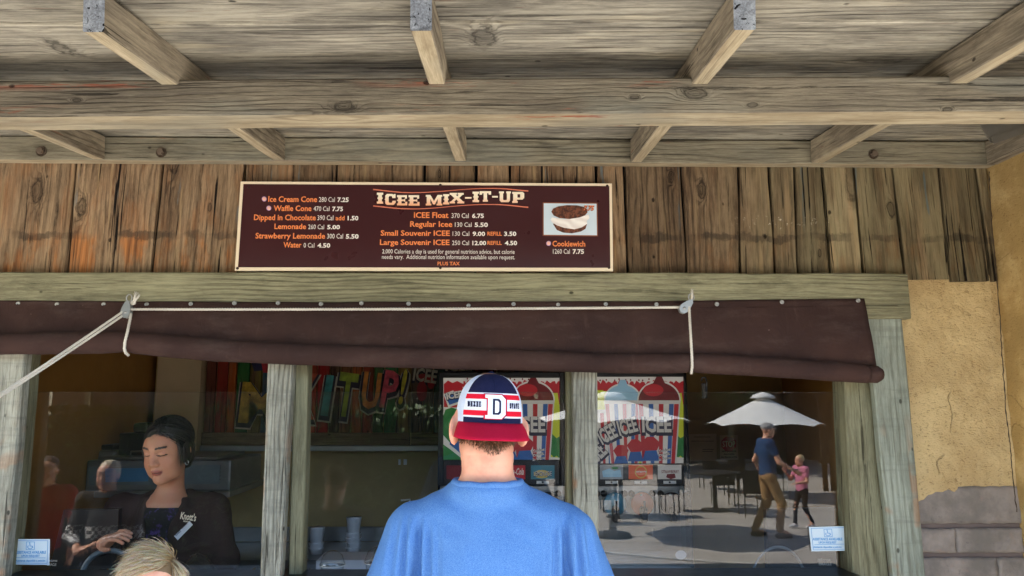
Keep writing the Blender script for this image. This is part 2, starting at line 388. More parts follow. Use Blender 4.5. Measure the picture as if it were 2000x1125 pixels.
def stucco(name, a, b, rough_bump, cracks=True):
    t = NT(name); co = t.n('TexCoord').outputs['Object']
    c = t.mix(t.step(t.noise(co, 3.5, 5), .35, .65), a, b)
    pit = t.noise(t.mapv(co, (1, 1, 1.6)), 85, 4, .6, .6)
    c = t.mix(t.math('MULTIPLY', t.step(pit, .57, .68), .6), c, S(118, 88, 52))
    c = t.mix(t.math('MULTIPLY', t.step(t.noise(co, 7, 6, .7), .48, .72), .5), c, S(222, 198, 146))
    h = t.math('ADD', t.math('MULTIPLY', t.noise(co, 30, 4), .6), t.math('MULTIPLY', pit, -.9))
    if cracks:
        wv = t.n('VectorMath', {0: co, 1: t.n('VectorMath', {0: t.n('TexNoise', {'Vector': co, 'Scale': 6.0, 'Detail': 4.0}).outputs[1], 'Scale': .16}, operation='SCALE').outputs[0]}, operation='ADD').outputs[0]
        v = t.n('TexVoronoi', {'Vector': wv, 'Scale': 2.0}, feature='DISTANCE_TO_EDGE').outputs['Distance']
        ck = t.math('MULTIPLY', t.step(v, .006, .002), t.step(t.noise(co, 3.0, 2), .50, .56))
        c = t.mix(t.math('MULTIPLY', ck, .32), c, S(104, 84, 56)); h = t.math('SUBTRACT', h, ck)
    return t.fin(c, .92, t.bump(h, rough_bump, .006), spec=.2)
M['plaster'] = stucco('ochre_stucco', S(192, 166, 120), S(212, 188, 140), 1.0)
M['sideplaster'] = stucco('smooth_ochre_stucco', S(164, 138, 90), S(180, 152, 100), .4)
def stonem(name):
    t = NT(name); co = t.n('TexCoord').outputs['Object']; pos = t.n('NewGeometry').outputs['Position']
    c = t.mix(t.step(t.noise(pos, 7, 6, .6), .35, .68), S(124, 118, 112), S(162, 152, 144))
    c = t.mix(t.math('MULTIPLY', t.step(t.noise(pos, 16, 5, .7), .58, .72), .5), c, S(158, 134, 122))
    c = t.mix(t.math('MULTIPLY', t.step(t.noise(pos, 34, 4, .7), .62, .72), .4), c, S(74, 70, 74))
    return t.fin(c, .9, t.bump(t.noise(pos, 60, 5, .65), .6, .004), spec=.2)
M['stone'] = stonem('grey_block')
M['mortar'] = plain('dark_mortar', S(112, 100, 96), .95, bump=.5)
def canvas():
    t = NT('brown_canvas'); co = t.n('TexCoord').outputs['Object']
    c = t.mix(t.step(t.noise(co, 3, 5), .3, .7), S(58, 43, 41), S(74, 54, 49))
    c = t.mix(t.math('MULTIPLY', t.step(t.noise(t.mapv(co, (12, 12, 2)), 2, 5, .7), .58, .75), .3), c, S(98, 78, 70))
    c = t.mix(t.math('MULTIPLY', t.step(t.noise(co, 60, 2), .76, .78), .5), c, S(130, 112, 104))
    weave = t.math('MULTIPLY', t.math('SINE', t.math('MULTIPLY', t.n('SeparateXYZ', {0: co}).outputs[2], 2600)), .25)
    return t.fin(t.mix(t.math('MULTIPLY', t.step(t.noise(t.mapv(co, (1, 1, 3)), 5, 6, .7), .48, .72), .35), c, S(96, 80, 74)), .9, t.bump(t.math('ADD', t.math('MULTIPLY', t.noise(co, 14, 5, .6, .8), 5.0), t.math('ADD', t.noise(co, 120, 3), weave)), .45, .0035), spec=.15)
M['canvas'] = canvas()
M['rope'] = plain('white_rope_fibre', S(214, 208, 196), .9, bump=.4, bscale=400)
M['metal'] = plain('galvanised_metal', S(165, 165, 162), .38, .9)
M['steel'] = plain('brushed_steel', S(150, 150, 148), .34, .85, vscale=3)
M['rust'] = plain('rusty_bolt', S(112, 98, 84), .7, .4, bump=.4)
M['darknail'] = plain('dark_screw', S(60, 44, 40), .5, .5)
M['black'] = plain('black_plastic', S(22, 22, 24), .35)
M['blackm'] = plain('matt_black', S(16, 15, 15), .8)
M['concrete'] = plain('pale_concrete', S(164, 157, 147), .9, bump=.3, bscale=40, var=.14, vscale=1.3)
M['porch'] = plain('porch_concrete', S(190, 182, 170), .9, bump=.3)
M['maroon'] = plain('maroon_sign_face', S(62, 28, 32), .3, var=.05, vscale=2)
M['cream'] = plain('cream_sign_edge', S(240, 224, 194), .45, var=.03)
M['orange'] = plain('orange_lettering', S(243, 142, 84), .4, var=.02)
M['white'] = plain('white_lettering', S(240, 236, 228), .4, var=.02)
M['paper'] = plain('white_paper', S(228, 228, 230), .7, var=.03)
M['navy'] = plain('navy_print', S(24, 30, 66), .5, var=.05)
M['skyblue'] = plain('light_blue_print', S(92, 160, 214), .5, var=.03)
M['signblue'] = plain('pale_blue_plate', S(208, 226, 238), .35, var=.02)
M['wall_in'] = plain('tan_interior_paint', S(172, 146, 96), .75, var=.08)
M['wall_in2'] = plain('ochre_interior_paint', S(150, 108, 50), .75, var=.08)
M['ceil'] = plain('interior_ceiling_paint', S(170, 160, 140), .8)
M['beigecol'] = plain('beige_column_paint', S(190, 170, 135), .7, var=.05)
def gradm(name, top, bot, z0, z1):
    t = NT(name); z = t.n('SeparateXYZ', {0: t.n('NewGeometry').outputs['Position']}).outputs[2]
    return t.fin(t.mix(t.n('MapRange', {0: z, 1: z0, 2: z1}).outputs[0], bot, top), .4)
def glass(name, tint=(1, 1, 1, 1), boost=1.0, dirt=0.02):
    t = NT(name); t.t.nodes.remove(t.b)
    bf = t.n('NewGeometry').outputs['Backfacing']
    ior = t.math('ADD', t.math('MULTIPLY', bf, 1 / 1.52 - 1.52), 1.52)
    fr = t.n('Fresnel', {'IOR': ior}).outputs[0]
    fr = t.math('MULTIPLY', fr, boost, clamp=True)
    tr = t.n('BsdfTransparent', {'Color': tint}).outputs[0]
    gl = t.n('BsdfAnisotropic', {'Roughness': 0.0}).outputs[0]
    mx = t.n('MixShader', {0: fr, 1: tr, 2: gl}).outputs[0]
    if dirt:
        co = t.n('TexCoord').outputs['Object']
        d = t.math('ADD', t.math('MULTIPLY', t.step(t.noise(t.mapv(co, (1, 1, .5)), 4, 6, .7), .45, .8), dirt), dirt * .3)
        sp = t.math('MULTIPLY', t.step(t.noise(co, 90, 2), .77, .79), .25)
        mx = t.n('MixShader', {0: t.math('ADD', d, sp), 1: mx, 2: t.n('BsdfDiffuse', {'Color': S(200, 195, 185)}).outputs[0]}).outputs[0]
    t.link(mx, t.o.inputs[0]); return t.m
M['glass'] = glass('clear_pane', dirt=.006)
M['clear'] = glass('clear_plastic', (.93, .95, .96, 1), 1.6, .05)

# ------------------------------------------------------------ ground
def sheet(name, x0, x1, y0, y1, z, mat):
    o = mesh_obj(name, [(x0, y0, z), (x1, y0, z), (x1, y1, z), (x0, y1, z)], [(0, 1, 2, 3)], mat); return o
GZ = -.35
tag(sheet('ground', -90, 90, -120, 90, GZ, M['concrete']), kind='structure')
pf = box('porch_floor', (-7, -.55, GZ + .002), (4.2, 6.2, 0), M['porch'], bev=.01); tag(pf, kind='structure')

# ------------------------------------------------------------ porch roof
roof = thing('porch_roof', 'weathered timber porch roof of boards on rafters and a beam over the counter', 'porch roof', (0, 1.8, 2.5))
zr = lambda X, Y: 2.70 - .11 * (2.65 - Y) + .012 * X * min(1, (2.65 - Y) / .8)
edges = [.83, 1.02, 1.207, 1.395, 1.583, 1.77, 1.96, 2.15, 2.34, 2.53, 2.70]
jz = [0, .006, .0, .005, .0, .006, .014, .004, 0, .006]
for i in range(10):
    y = (edges[i] + edges[i + 1]) / 2; wd = edges[i + 1] - edges[i] - .006
    a, b = Vector((-6.2, y, zr(-6.2, y) + jz[i])), Vector((2.05, y, zr(2.05, y) + jz[i]))
    plank('roof_board', a, b, wd, .022, M['roof'], roof, up=(0, .11, -1), wob=.0012, seed=i + 3, step=.2, bev=.002)
box('roof_deck', (-6.2, .8, 2.765), (2.05, 2.75, 2.79), M['dark_wood'], roof).rotation_euler = (R(6.28), R(-.35), 0)
RX = [(192, -424), (545, 183), (899, 822), (1243, 1455), (1596, 2062)]
for k, (pf_, pn) in enumerate(RX):
    f = W(pf_, 317, 2.645); n = W(pn, 62, 1.418)
    f.z = zr(f.x, 2.645) - .088; n.z = zr(n.x, 1.418) - .088
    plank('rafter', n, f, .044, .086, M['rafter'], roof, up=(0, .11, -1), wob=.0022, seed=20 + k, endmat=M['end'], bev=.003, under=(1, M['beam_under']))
for X in (-3.2, -2.55, -1.9 - .6, -5.0, -4.4, -3.8, -5.6):
    plank('rafter', (X, 1.418, zr(X, 1.418) - .088), (X, 2.645, zr(X, 2.645) - .088), .044, .086, M['rafter'], roof, up=(0, .11, -1), endmat=M['end'])
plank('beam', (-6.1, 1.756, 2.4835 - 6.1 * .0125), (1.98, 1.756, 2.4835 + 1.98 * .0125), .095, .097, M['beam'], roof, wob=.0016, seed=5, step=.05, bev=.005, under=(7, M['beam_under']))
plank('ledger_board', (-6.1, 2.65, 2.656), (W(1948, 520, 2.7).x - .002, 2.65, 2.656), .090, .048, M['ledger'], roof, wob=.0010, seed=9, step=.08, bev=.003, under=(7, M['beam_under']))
for px, py, r in ((78, 294, .017), (313, 296, .017), (1708, 300, .016)):
    c = W(px, py, 2.64)
    bo = lathe('washer', [(0, .012), (r * 1.15, .012), (r * 1.15, .007)], c, M['rust'], roof, 20, 'Y')
    lathe('bolt_head', [(0, -.006), (r * .7, -.006), (r * .75, .007)], c, M['rust'], bo, 6, 'Y', smooth=False)

# ------------------------------------------------------------ snack stand front
stand = thing('snack_stand', 'old timber and ochre stucco snack stand front with three serving windows', 'building', (0, 2.8, 0))
SB = [(-420, -450), (-160, -190), (148, 130), (318, 294), (480, 465), (657, 650), (829, 826), (930, 929), (996, 997), (1163, 1167), (1219, 1227), (1331, 1342), (1443, 1446), (1502, 1515), (1552, 1560), (1605, 1622), (1668, 1687), (1742, 1768), (1832, 1857), (1905, 1937), (1929, 1951)]
for i in range(len(SB) - 1):
    (t0, b0), (t1, b1) = SB[i], SB[i + 1]
    yb = 545 if i < 16 else (543 if i == 16 else 549 if i > 17 else 546)
    d = .010 * (((i * 37) % 7) / 7 - .5)
    Y = 2.70 + d
    bl, br = W(b0, yb, Y), W(b1, yb, Y); tl, tr = W(t0, 322, Y), W(t1, 322, Y)
    a = (bl + br) / 2; b = (tl + tr) / 2; b.z = 2.66; a.y = Y; b.y = Y
    gap = .012 if i % 3 == 0 else .008
    plank('wall_plank', a, b, (br - bl).x - gap, .024, M['plankwall'], stand, wob=.0035 if i > 8 else .002, seed=40 + i, step=.02, w2=(tr - tl).x - gap, bev=.0025)
box('plank_batten', W(300, 560, 2.735), W(306, 322, 2.74) + Vector((.02, 0, 0)), M['dark_wood'], stand)
box('wall_backing', (-3.4, 2.742, 2.05), (W(1951, 545, 2.7).x, 2.76, 2.68), M['blackm'], stand)
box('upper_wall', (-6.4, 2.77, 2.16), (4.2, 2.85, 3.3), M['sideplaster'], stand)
plank('lintel_board', W(-250, 576, 2.655), W(1776, 578, 2.655), W(900, 531, 2.655).z - W(900, 621, 2.655).z, .045, M['lintel'], stand, wob=.0022, seed=71, step=.03, bev=.004)
def post(name, top, bot, Y, th, mat, seed, yt=600, yb=1180, wob=.0018, zbot=.9):
    (tx0, tx1), (bx0, bx1) = top, bot
    ty, by = 720, 1125
    def ex(y, i): return top[i] + (bot[i] - top[i]) * (y - ty) / (by - ty)
    a = (W(ex(yb, 0), yb, Y) + W(ex(yb, 1), yb, Y)) / 2; b = (W(ex(yt, 0), yt, Y) + W(ex(yt, 1), yt, Y)) / 2
    wb = (W(ex(yb, 1), yb, Y) - W(ex(yb, 0), yb, Y)).x; wt = (W(ex(yt, 1), yt, Y) - W(ex(yt, 0), yt, Y)).x
    return plank(name, a, b, wb, th, mat, stand, wob=wob, seed=seed, step=.03, w2=wt, bev=.005)
post('post', (523, 572), (507, 549), 2.672, .05, M['post'], 81)
post('window_jamb', (574, 601), (562, 590), 2.722, .08, M['jamb'], 82)
post('post', (1119, 1166), (1124, 1172), 2.672, .05, M['post'], 83)
post('window_jamb', (1107, 1119), (1109, 1122), 2.722, .08, M['jamb'], 84)
post('post', (-60, 46), (-100, 8), 2.672, .05, M['post'], 85)
post('window_jamb', (46, 54), (8, 17), 2.722, .08, M['jamb'], 87)
post('window_jamb', (1648, 1702), (1667, 1738), 2.705, .10, M['jamb'], 86, yt=610)
post('trim_board', (1703, 1772), (1745, 1808), 2.662, .035, M['trim'], 88, yt=622)
post('gap_strip', (1700, 1706), (1737, 1748), 2.70, .05, M['dark_wood'], 89, yt=622)
box('serving_ledge', (W(-250, 1125, 2.7).x, 2.655, 1.085), (W(1672, 1112, 2.7).x, 2.80, 1.131), M['black'], stand, bev=.003)
for i in range(24):
    x = -3.4 + i * .215
    if x < 1.5: plank('lower_plank', (x, 2.70, 0), (x, 2.70, 1.083), .211, .024, M['post'], stand, wob=.002, seed=200 + i)
# stucco panel with a broken lower edge
def stucco_panel(name, xs, zbot, ztop, Y, amp, mat, nz=110, side=False, lip=.03):
    V = []; F = []; nx = len(xs)
    for j in range(nz + 2):
        for i, x in enumerate(xs):
            t = max(0, j - 1) / nz; z = zbot(x) + (ztop - zbot(x)) * t
            d = amp * (mnoise.noise((x * 4, z * 4, 3)) * 1.2 + mnoise.noise((x * 14, z * 14, 5)) * .55 + mnoise.noise((x * 42, z * 34, 8)) * .32)
            y = Y - d + (lip if j == 0 else 0) + (.006 if j == 1 else 0)
            V.append((y, x, z) if side else (x, y, z))
    for j in range(nz + 1):
        for i in range(nx - 1):
            a = j * nx + i; f = (a, a + 1, a + nx + 1, a + nx); F.append(f if not side else f[::-1])
    return mesh_obj(name, V, F, mat, stand, smooth=True)
xr = W(1948, 520, 2.7).x
x0 = W(1700, 800, 2.7).x
edge_pts = [(1740, 990), (1795, 985), (1815, 972), (1832, 964), (1852, 961), (1875, 964), (1900, 966), (1930, 968), (1955, 977), (1975, 985), (2010, 996)]
ep = [(W(a, b, 2.7).x, W(a, b, 2.7).z) for a, b in edge_pts]
def zedge(x):
    return float(np.interp(x, [e[0] for e in ep], [e[1] for e in ep])) + .005 * mnoise.noise((x * 60, 1, 1)) + .004 * mnoise.noise((x * 25, 4, 1))
stucco_panel('stucco_panel', list(np.linspace(x0, xr + .02, 90)), zedge, 2.2, 2.716, .009, M['plaster'], 220)
XS = xr
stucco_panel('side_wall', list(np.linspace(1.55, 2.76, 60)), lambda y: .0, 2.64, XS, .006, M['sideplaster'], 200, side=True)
# jagged dark crack in the corner
cp = [(1931, 335), (1936, 420), (1947, 545), (1953, 620), (1957, 690), (1962, 760), (1964, 800), (1972, 860), (1978, 930), (1986, 1000)]
V = []; F = []
n = 90
for i in range(n):
    yy = 335 + 665 * i / (n - 1); xx = np.interp(yy, [c[1] for c in cp], [c[0] for c in cp]) + 1.6 * mnoise.noise((yy * .07, 3, 1)) + 1.2 * mnoise.noise((yy * .3, 3, 1))
    wq = 1.1 + .9 * mnoise.noise((yy * .09, 9, 2))
    V += [W(xx - max(.5, wq), yy, 2.679), W(xx + max(.5, wq), yy, 2.679)]
for i in range(n - 1): F.append((2 * i, 2 * i + 1, 2 * i + 3, 2 * i + 2))
mesh_obj('corner_crack', V, F, plain('dark_crack', S(70, 58, 44), .95), stand)
# grey blocks under the stucco
def block(x0, x1, y0, y1, seed):
    a = W(x0, y1, 2.716); b = W(x1, y0, 2.716); bm = bmesh.new()
    nx, nz = 26, 9
    g = [[None] * (nx + 1) for _ in range(nz + 1)]; rs = seed * 7.3
    for j in range(nz + 1):
        for i in range(nx + 1):
            x = a.x + (b.x - a.x) * i / nx; z = a.z + (b.z - a.z) * j / nz
            ed = (i in (0, nx)) or (j in (0, nz))
            x += .003 * mnoise.noise((z * 30, rs, 1)) if i in (0, nx) else 0; z += .003 * mnoise.noise((x * 30, rs, 2)) if j in (0, nz) else 0
            y = 2.716 + (.003 if ed else 0) - .003 * mnoise.noise((x * 22, z * 22, rs)) - .003 * mnoise.noise((x * 60, z * 60, rs))
            g[j][i] = bm.verts.new((x, y, z))
    for j in range(nz):
        for i in range(nx): bm.faces.new((g[j][i], g[j][i + 1], g[j + 1][i + 1], g[j + 1][i]))
    ext = bmesh.ops.extrude_edge_only(bm, edges=[e for e in bm.edges if e.is_boundary])
    for v in ext['geom']:
        if isinstance(v, bmesh.types.BMVert): v.co.y = 2.75
    bm_obj('stone_block', bm, M['stone'], stand, smooth=True)
block(1760, 2002, 950, 1023, 1)
block(1770, 1866, 1033, 1080, 2); block(1872, 1998, 1032, 1080, 3)
block(1780, 1948, 1090, 1150, 4); block(1956, 2060, 1090, 1150, 5); block(1770, 1880, 1160, 1220, 6); block(1888, 2060, 1160, 1220, 7)
box('mortar_bed', (x0, 2.728, .9), (XS + .01, 2.76, W(1900, 955, 2.7).z), M['mortar'], stand)
# fascia along the side wall and the metal flashing
plank('side_fascia', (XS - .034, 2.648, 2.655), (XS - .034, 1.3, 2.64), .088, .05, M['rafter'], roof, up=(-1, 0, 0), wob=.0015, seed=90)
poly('metal_flashing', [(1913, 241), (2040, 236), (2040, 240), (1936, 279)], 2.30, M['metal'], roof, .004)
poly('metal_flashing', [(1936, 268), (2040, 232), (2040, 246), (1941, 281)], 2.292, M['metal'], roof, .004)
# ------------------------------------------------------------ panes
GY = 2.765
def pane(xa, xb, ytop, ybot):
    a = W(xa, ybot, GY); b = W(xb, ytop, GY)
    return box('pane', (a.x, GY - .003, 1.130), (b.x, GY + .003, b.z), M['glass'], stand, bev=0)
pane(20, 545, 767, 1112); pane(560, 1116, 767, 1112); pane(1135, 1672, 766, 1112)
for xa, xb in ((20, 545), (560, 1116), (1135, 1672)):
    a = W(xa, 767, GY); b = W(xb, 767, GY)
    box('pane_edge', (a.x, GY - .003, a.z + .0005), (b.x, GY + .003, a.z + .0025), M['clear'], stand, bev=0)

# ------------------------------------------------------------ interior
YB = 4.62
XL = W(300, 800, YB).x; XR = W(1530, 800, YB).x
def inbox(name, a, b, m): return box(name, a, b, m, stand, bev=0)
inbox('back_wall', (XL - .1, YB, 0), (XR + .1, YB + .1, 2.6), M['wall_in'])
inbox('interior_left_wall', (XL - .1, 2.86, 0), (XL, YB - .001, 2.6), M['wall_in2'])
inbox('interior_right_wall', (XR, 2.86, 0), (XR + .1, YB - .001, 2.6), M['wall_in2'])
inbox('interior_ceiling', (XL - .1, 2.86, 2.6), (XR + .1, YB + .1, 2.66), M['ceil'])
inbox('front_return', (-6.4, 2.852, 0), (XL - .101, 2.9, 2.6), M['dark_wood'])
inbox('front_return', (XR + .101, 2.852, 0), (4.2, 2.9, 2.6), M['dark_wood'])
inbox('interior_column', (W(302, 800, 4.5).x, 4.5, 0), (W(388, 800, 4.5).x, YB - .002, 2.6), M['beigecol'])
# dark panelling beside the left window
a = WX(60, 800, XL + .01)
inbox('corner_panel', (XL + .001, 2.87, 0), (XL + .03, 3.12, 2.55), M['dark_wood'])
tube('conduit', [(XL + .05, 3.2, 1.2), (XL + .05, 3.2, 2.5)], .009, M['metal'], stand)
# front counter inside and back counter
inbox('front_counter', (XL + .01, 2.862, .94), (XR - .01, 3.04, .98), M['steel'])
inbox('front_counter_base', (XL + .02, 2.87, 0), (XR - .02, 3.0, .939), M['dark_wood'])
bc = thing('back_counter', 'long steel back counter with raised splashback behind the serving windows', 'counter', (0, 4.3, 0))
ztop = W(700, 1092, 4.1).z
box('counter_top', (XL + .03, 4.08, ztop - .04), (W(1340, 900, 4.1).x, YB - .02, ztop), M['steel'], bc)
box('splashback', (XL + .03, YB - .018, ztop + .001), (W(1340, 900, 4.1).x, YB - .006, W(700, 1028, YB).z), M['steel'], bc)
box('cabinet', (XL + .03, 4.14, 0), (W(1340, 900, 4.1).x, YB - .03, ztop - .041), M['steel'], bc)
# ------------------------------------------------------------ menu sign
SY = 2.662
sign = thing('menu_sign', 'long maroon menu board with cream edge screwed to the plank wall', 'sign', W(828, 442, 2.67))
def quad(name, pts, Y, th, mat, parent, bev=0):
    return poly(name, pts, Y, mat, parent, th)
quad('sign_board', [(470, 354.5), (1195, 358.5), (1197.5, 529.5), (458.5, 528.5)], SY, .02, M['cream'], sign)
quad('sign_face', [(475.5, 359.5), (1190, 363.5), (1192, 523), (465, 522)], SY - .0012, .001, M['maroon'], sign)
TY = SY - .0022
for s, x0, x1, yt, yb, m, bo in [
    ('Ice Cream Cone', 524, 619.5, 382.8, 394, 'orange', .022), ('280 Cal', 623, 654, 385, 394.2, 'white', 0), ('7.25', 659, 681, 385.3, 394.2, 'white', .03),
    ('Waffle Cone', 534.5, 608.5, 400.7, 411.7, 'orange', .022), ('470 Cal', 612.5, 643.5, 403, 412, 'white', 0), ('7.75', 649, 670, 403.2, 412, 'white', .03),
    ('Dipped in Chocolate', 496, 617, 418.5, 429.6, 'orange', .022), ('390 Cal', 620, 651, 420.5, 430, 'white', 0), ('add', 655.5, 673, 421, 430, 'orange', .022), ('1.50', 679, 700, 421.3, 430, 'white', .03),
    ('Lemonade', 536, 598, 436.4, 447, 'orange', .022), ('260 Cal', 602, 633, 438.5, 447.4, 'white', 0), ('5.00', 639, 664, 439, 447.4, 'white', .03),
    ('Strawberry Lemonade', 499, 635, 454.4, 465.5, 'orange', .022), ('300 Cal', 639, 670, 456.5, 465.8, 'white', 0), ('5.50', 675.5, 700.5, 457, 465.8, 'white', .03),
    ('Water', 553.5, 589, 472.3, 483.2, 'orange', .022), ('0 Cal', 593, 614, 474.5, 483.4, 'white', 0), ('4.50', 620, 645, 474.6, 483.4, 'white', .03),
    ('ICEE Float', 808.5, 876, 414, 425.3, 'orange', .022), ('370 Cal', 882, 915.5, 416.5, 425.7, 'white', 0), ('6.75', 922, 945, 416.8, 425.6, 'white', .03),
    ('Regular Icee', 801, 883.5, 431.6, 442.6, 'orange', .022), ('130 Cal', 888.5, 921, 434.3, 443, 'white', 0), ('5.50', 927, 953, 434.3, 443, 'white', .03),
    ('Small Souvenir ICEE', 743.5, 878.5, 449.4, 460, 'orange', .022), ('130 Cal', 884, 916.5, 452, 460.6, 'white', 0), ('9.00', 923, 947.5, 452, 460.6, 'white', .03), ('REFILL', 952, 980, 452.4, 460, 'orange', .02), ('3.50', 984.5, 1008.5, 452, 460.6, 'white', .03),
    ('Large Souvenir ICEE', 742, 878, 467.3, 478, 'orange', .022), ('250 Cal', 883, 916, 470, 478.6, 'white', 0), ('12.00', 922.5, 949.5, 470, 478.6, 'white', .03), ('REFILL', 952, 980, 470.3, 478, 'orange', .02), ('4.50', 986, 1010, 470, 478.6, 'white', .03),
    ('2,000 Calories a day is used for general nutrition advice, but calorie', 746.5, 1005, 486.6, 495, 'white', 0), ('needs vary.  Additional nutrition information available upon request.', 746, 1005.5, 497.3, 505.6, 'white', 0),
    ('PLUS TAX', 854.5, 898, 511, 518, 'orange', .02), ('Cookiewich', 1079, 1143, 470, 481, 'orange', .022), ('1260 Cal', 1080, 1113, 486.3, 495.5, 'white', 0), ('7.75', 1118.5, 1140.5, 486.3, 495.5, 'white', .03)]:
    text(s, x0, x1, yt, yb, TY, M[m], sign, bo)
M['lilac'] = plain('lilac_print', S(196, 160, 200), .4); M['peach'] = plain('peach_print', S(250, 190, 160), .4)
for cx, cy in ((516, 388.6), (525, 406.4), (1071.6, 475.2)):
    poly('bullet', ell(cx, cy, 4.7, 4.7), TY, M['lilac'], sign); poly('bullet', ell(cx, cy, 3.2, 3.2), TY - .0010, M['peach'], sign)
# slab serif capitals of the heading
def rects(*r): return [[(a, b), (c, b), (c, d), (a, d)] for a, b, c, d in r]
SL = {
 'I': rects((.0, 0, 1, .2), (0, .8, 1, 1), (.2, .2, .8, .8), (.08, .44, .2, .56), (.8, .44, .92, .56)),
 'E': rects((0, 0, .95, .2), (0, .8, .92, 1), (.1, .2, .42, .8), (.42, .42, .68, .58), (.76, .2, .95, .36), (.74, .66, .92, .8), (.0, .44, .1, .56), (.68, .36, .76, .64)),
 'C': [[(.2, 0), (.8, 0), (1, .2), (1, .38), (.7, .38), (.66, .2), (.42, .2), (.36, .3), (.36, .7), (.42, .8), (.64, .8), (.70, .62), (.98, .62), (.98, 1), (.86, 1), (.8, .94), (.7, 1), (.2, 1), (.05, .85), (.05, .56), (-.02, .5), (.05, .44), (.05, .15)]],
 'M': [[(0, 0), (.34, 0), (.34, .18), (.28, .18), (.28, .62), (.44, .1), (.56, .1), (.72, .62), (.72, .18), (.66, .18), (.66, 0), (1, 0), (1, .18), (.94, .18), (.94, .82), (1, .82), (1, 1), (.72, 1), (.5, .42), (.28, 1), (0, 1), (0, .82), (.06, .82), (.06, .18), (0, .18)]],
 'X': [[(0, 0), (.36, 0), (.36, .16), (.3, .16), (.46, .38), (.6, .16), (.52, .16), (.52, 0), (1, 0), (1, .18), (.93, .18), (.66, .52), (.88, .82), (.96, .82), (.96, 1), (.54, 1), (.54, .84), (.62, .84), (.52, .68), (.42, .84), (.5, .84), (.5, 1), (0, 1), (0, .82), (.08, .82), (.32, .5), (.08, .18), (0, .18)]],
 'T': [[(.28, 0), (.72, 0), (.72, .18), (.65, .18), (.65, .8), (.76, .8), (.8, .66), (1, .66), (1, 1), (0, 1), (0, .66), (.2, .66), (.24, .8), (.35, .8), (.35, .18), (.28, .18)]],
 'U': [[(.2, 0), (.8, 0), (.93, .15), (.93, .82), (1, .82), (1, 1), (.6, 1), (.6, .82), (.66, .82), (.66, .26), (.6, .2), (.4, .2), (.35, .26), (.35, .82), (.42, .82), (.42, 1), (0, 1), (0, .82), (.07, .82), (.07, .15)]],
 'P': [[(0, 0), (.46, 0), (.46, .18), (.4, .18), (.4, .3), (.85, .3), (1, .45), (1, .86), (.86, 1), (0, 1), (0, .82), (.08, .82), (.08, .18), (0, .18)]],
 'D': [[(0, 0), (.8, 0), (1, .18), (1, .82), (.8, 1), (0, 1), (0, .86), (.12, .86), (.12, .14), (0, .14)]],
 '-': rects((0, .4, 1, .56)),
}
def slab(ch, x0, x1, yt, yb, Y, mat, parent, d=(0, 0)):
    bm = bmesh.new()
    for q, pl in enumerate(SL[ch]):
        P = [W(x0 + (x1 - x0) * a + d[0], yb + (yt - yb) * b + d[1], Y - .00006 * q) for a, b in pl]
        vs = [bm.verts.new(p) for p in P]; f = bm.faces.new(vs)
    return bm_obj('heading_letter', bm, mat, parent)
M['title'] = gradm('heading_gradient', S(252, 240, 214), S(246, 176, 130), W(880, 402, 2.66).z, W(880, 384, 2.66).z)
M['titleshadow'] = plain('heading_shadow', S(30, 12, 14), .4)
M['salmon'] = plain('salmon_line', S(222, 128, 100), .4)
zz = lambda x: 720 + x / 4.08
yy_ = lambda y: 340 + y / 4.08
for ch, a, b, t_, b_ in [('I', 66, 116, 148, 236), ('C', 128, 216, 158, 246), ('E', 226, 312, 168, 250), ('E', 318, 410, 168, 252), ('M', 455, 587, 166, 250), ('I', 594, 642, 160, 242), ('X', 646, 762, 150, 234), ('-', 768, 820, 150, 226), ('I', 828, 880, 140, 224), ('T', 884, 976, 136, 220), ('-', 984, 1030, 138, 220), ('U', 1038, 1134, 138, 224), ('P', 1144, 1240, 142, 230)]:
    slab(ch, zz(a), zz(b), yy_(t_), yy_(b_), TY + .0006, M['titleshadow'], sign, (1.6, 1.6))
    o = slab(ch, zz(a), zz(b), yy_(t_), yy_(b_), TY - .0004, M['title'], sign)
    if ch == 'P': poly('heading_letter', [(zz(a) + .44 * (zz(b) - zz(a)), yy_(t_) + 4.5), (zz(a) + .66 * (zz(b) - zz(a)), yy_(t_) + 4.5), (zz(a) + .66 * (zz(b) - zz(a)), yy_(t_) + 11), (zz(a) + .44 * (zz(b) - zz(a)), yy_(t_) + 11)], TY - .0014, M['maroon'], sign)
def wave(y0, y1, y2, y3, y4):
    xs = [40, 180, 330, 480, 650, 820, 980, 1120, 1272]; ys = np.interp(xs, [40, 330, 650, 980, 1272], [y0, y1, y2, y3, y4]); return xs, ys
for ys in ((118, 150, 132, 112, 138), (250, 280, 258, 240, 268)):
    xs = np.linspace(36, 1272, 40); yv = np.interp(xs, [36, 180, 330, 480, 650, 820, 980, 1120, 1272], [ys[0], ys[1] - 9, ys[1], ys[1] - 5, ys[2], ys[3] + 4, ys[3], ys[3] + 6, ys[4]])
    k = np.convolve(np.pad(yv, 3, mode='edge'), np.ones(7) / 7, 'valid')
    th = [1.1 - .5 * math.sin(math.pi * i / 39) for i in range(40)]
    poly('heading_rule', [(zz(x), yy_(y) - t) for x, y, t in zip(xs, k, th)] + [(zz(x), yy_(y) + t) for x, y, t in reversed(list(zip(xs, k, th)))], TY, M['salmon'], sign)
pic = quad('photo_border', [(1060, 395), (1167, 396), (1168, 461.5), (1060, 460.5)], TY, .0008, plain('brown_border', S(140, 84, 60), .4), sign)
quad('photo_ground', [(1062, 397), (1165, 398), (1166, 459.5), (1062, 458.5)], TY - .0008, .0006, M['signblue'], pic)
def cookiem():
    t = NT('printed_cookie'); co = t.n('TexCoord').outputs['Object']
    c = t.mix(t.step(t.noise(co, 60, 5, .7), .4, .62), S(62, 34, 26), S(128, 78, 58)); return t.fin(c, .4)
M['cookie'] = cookiem()
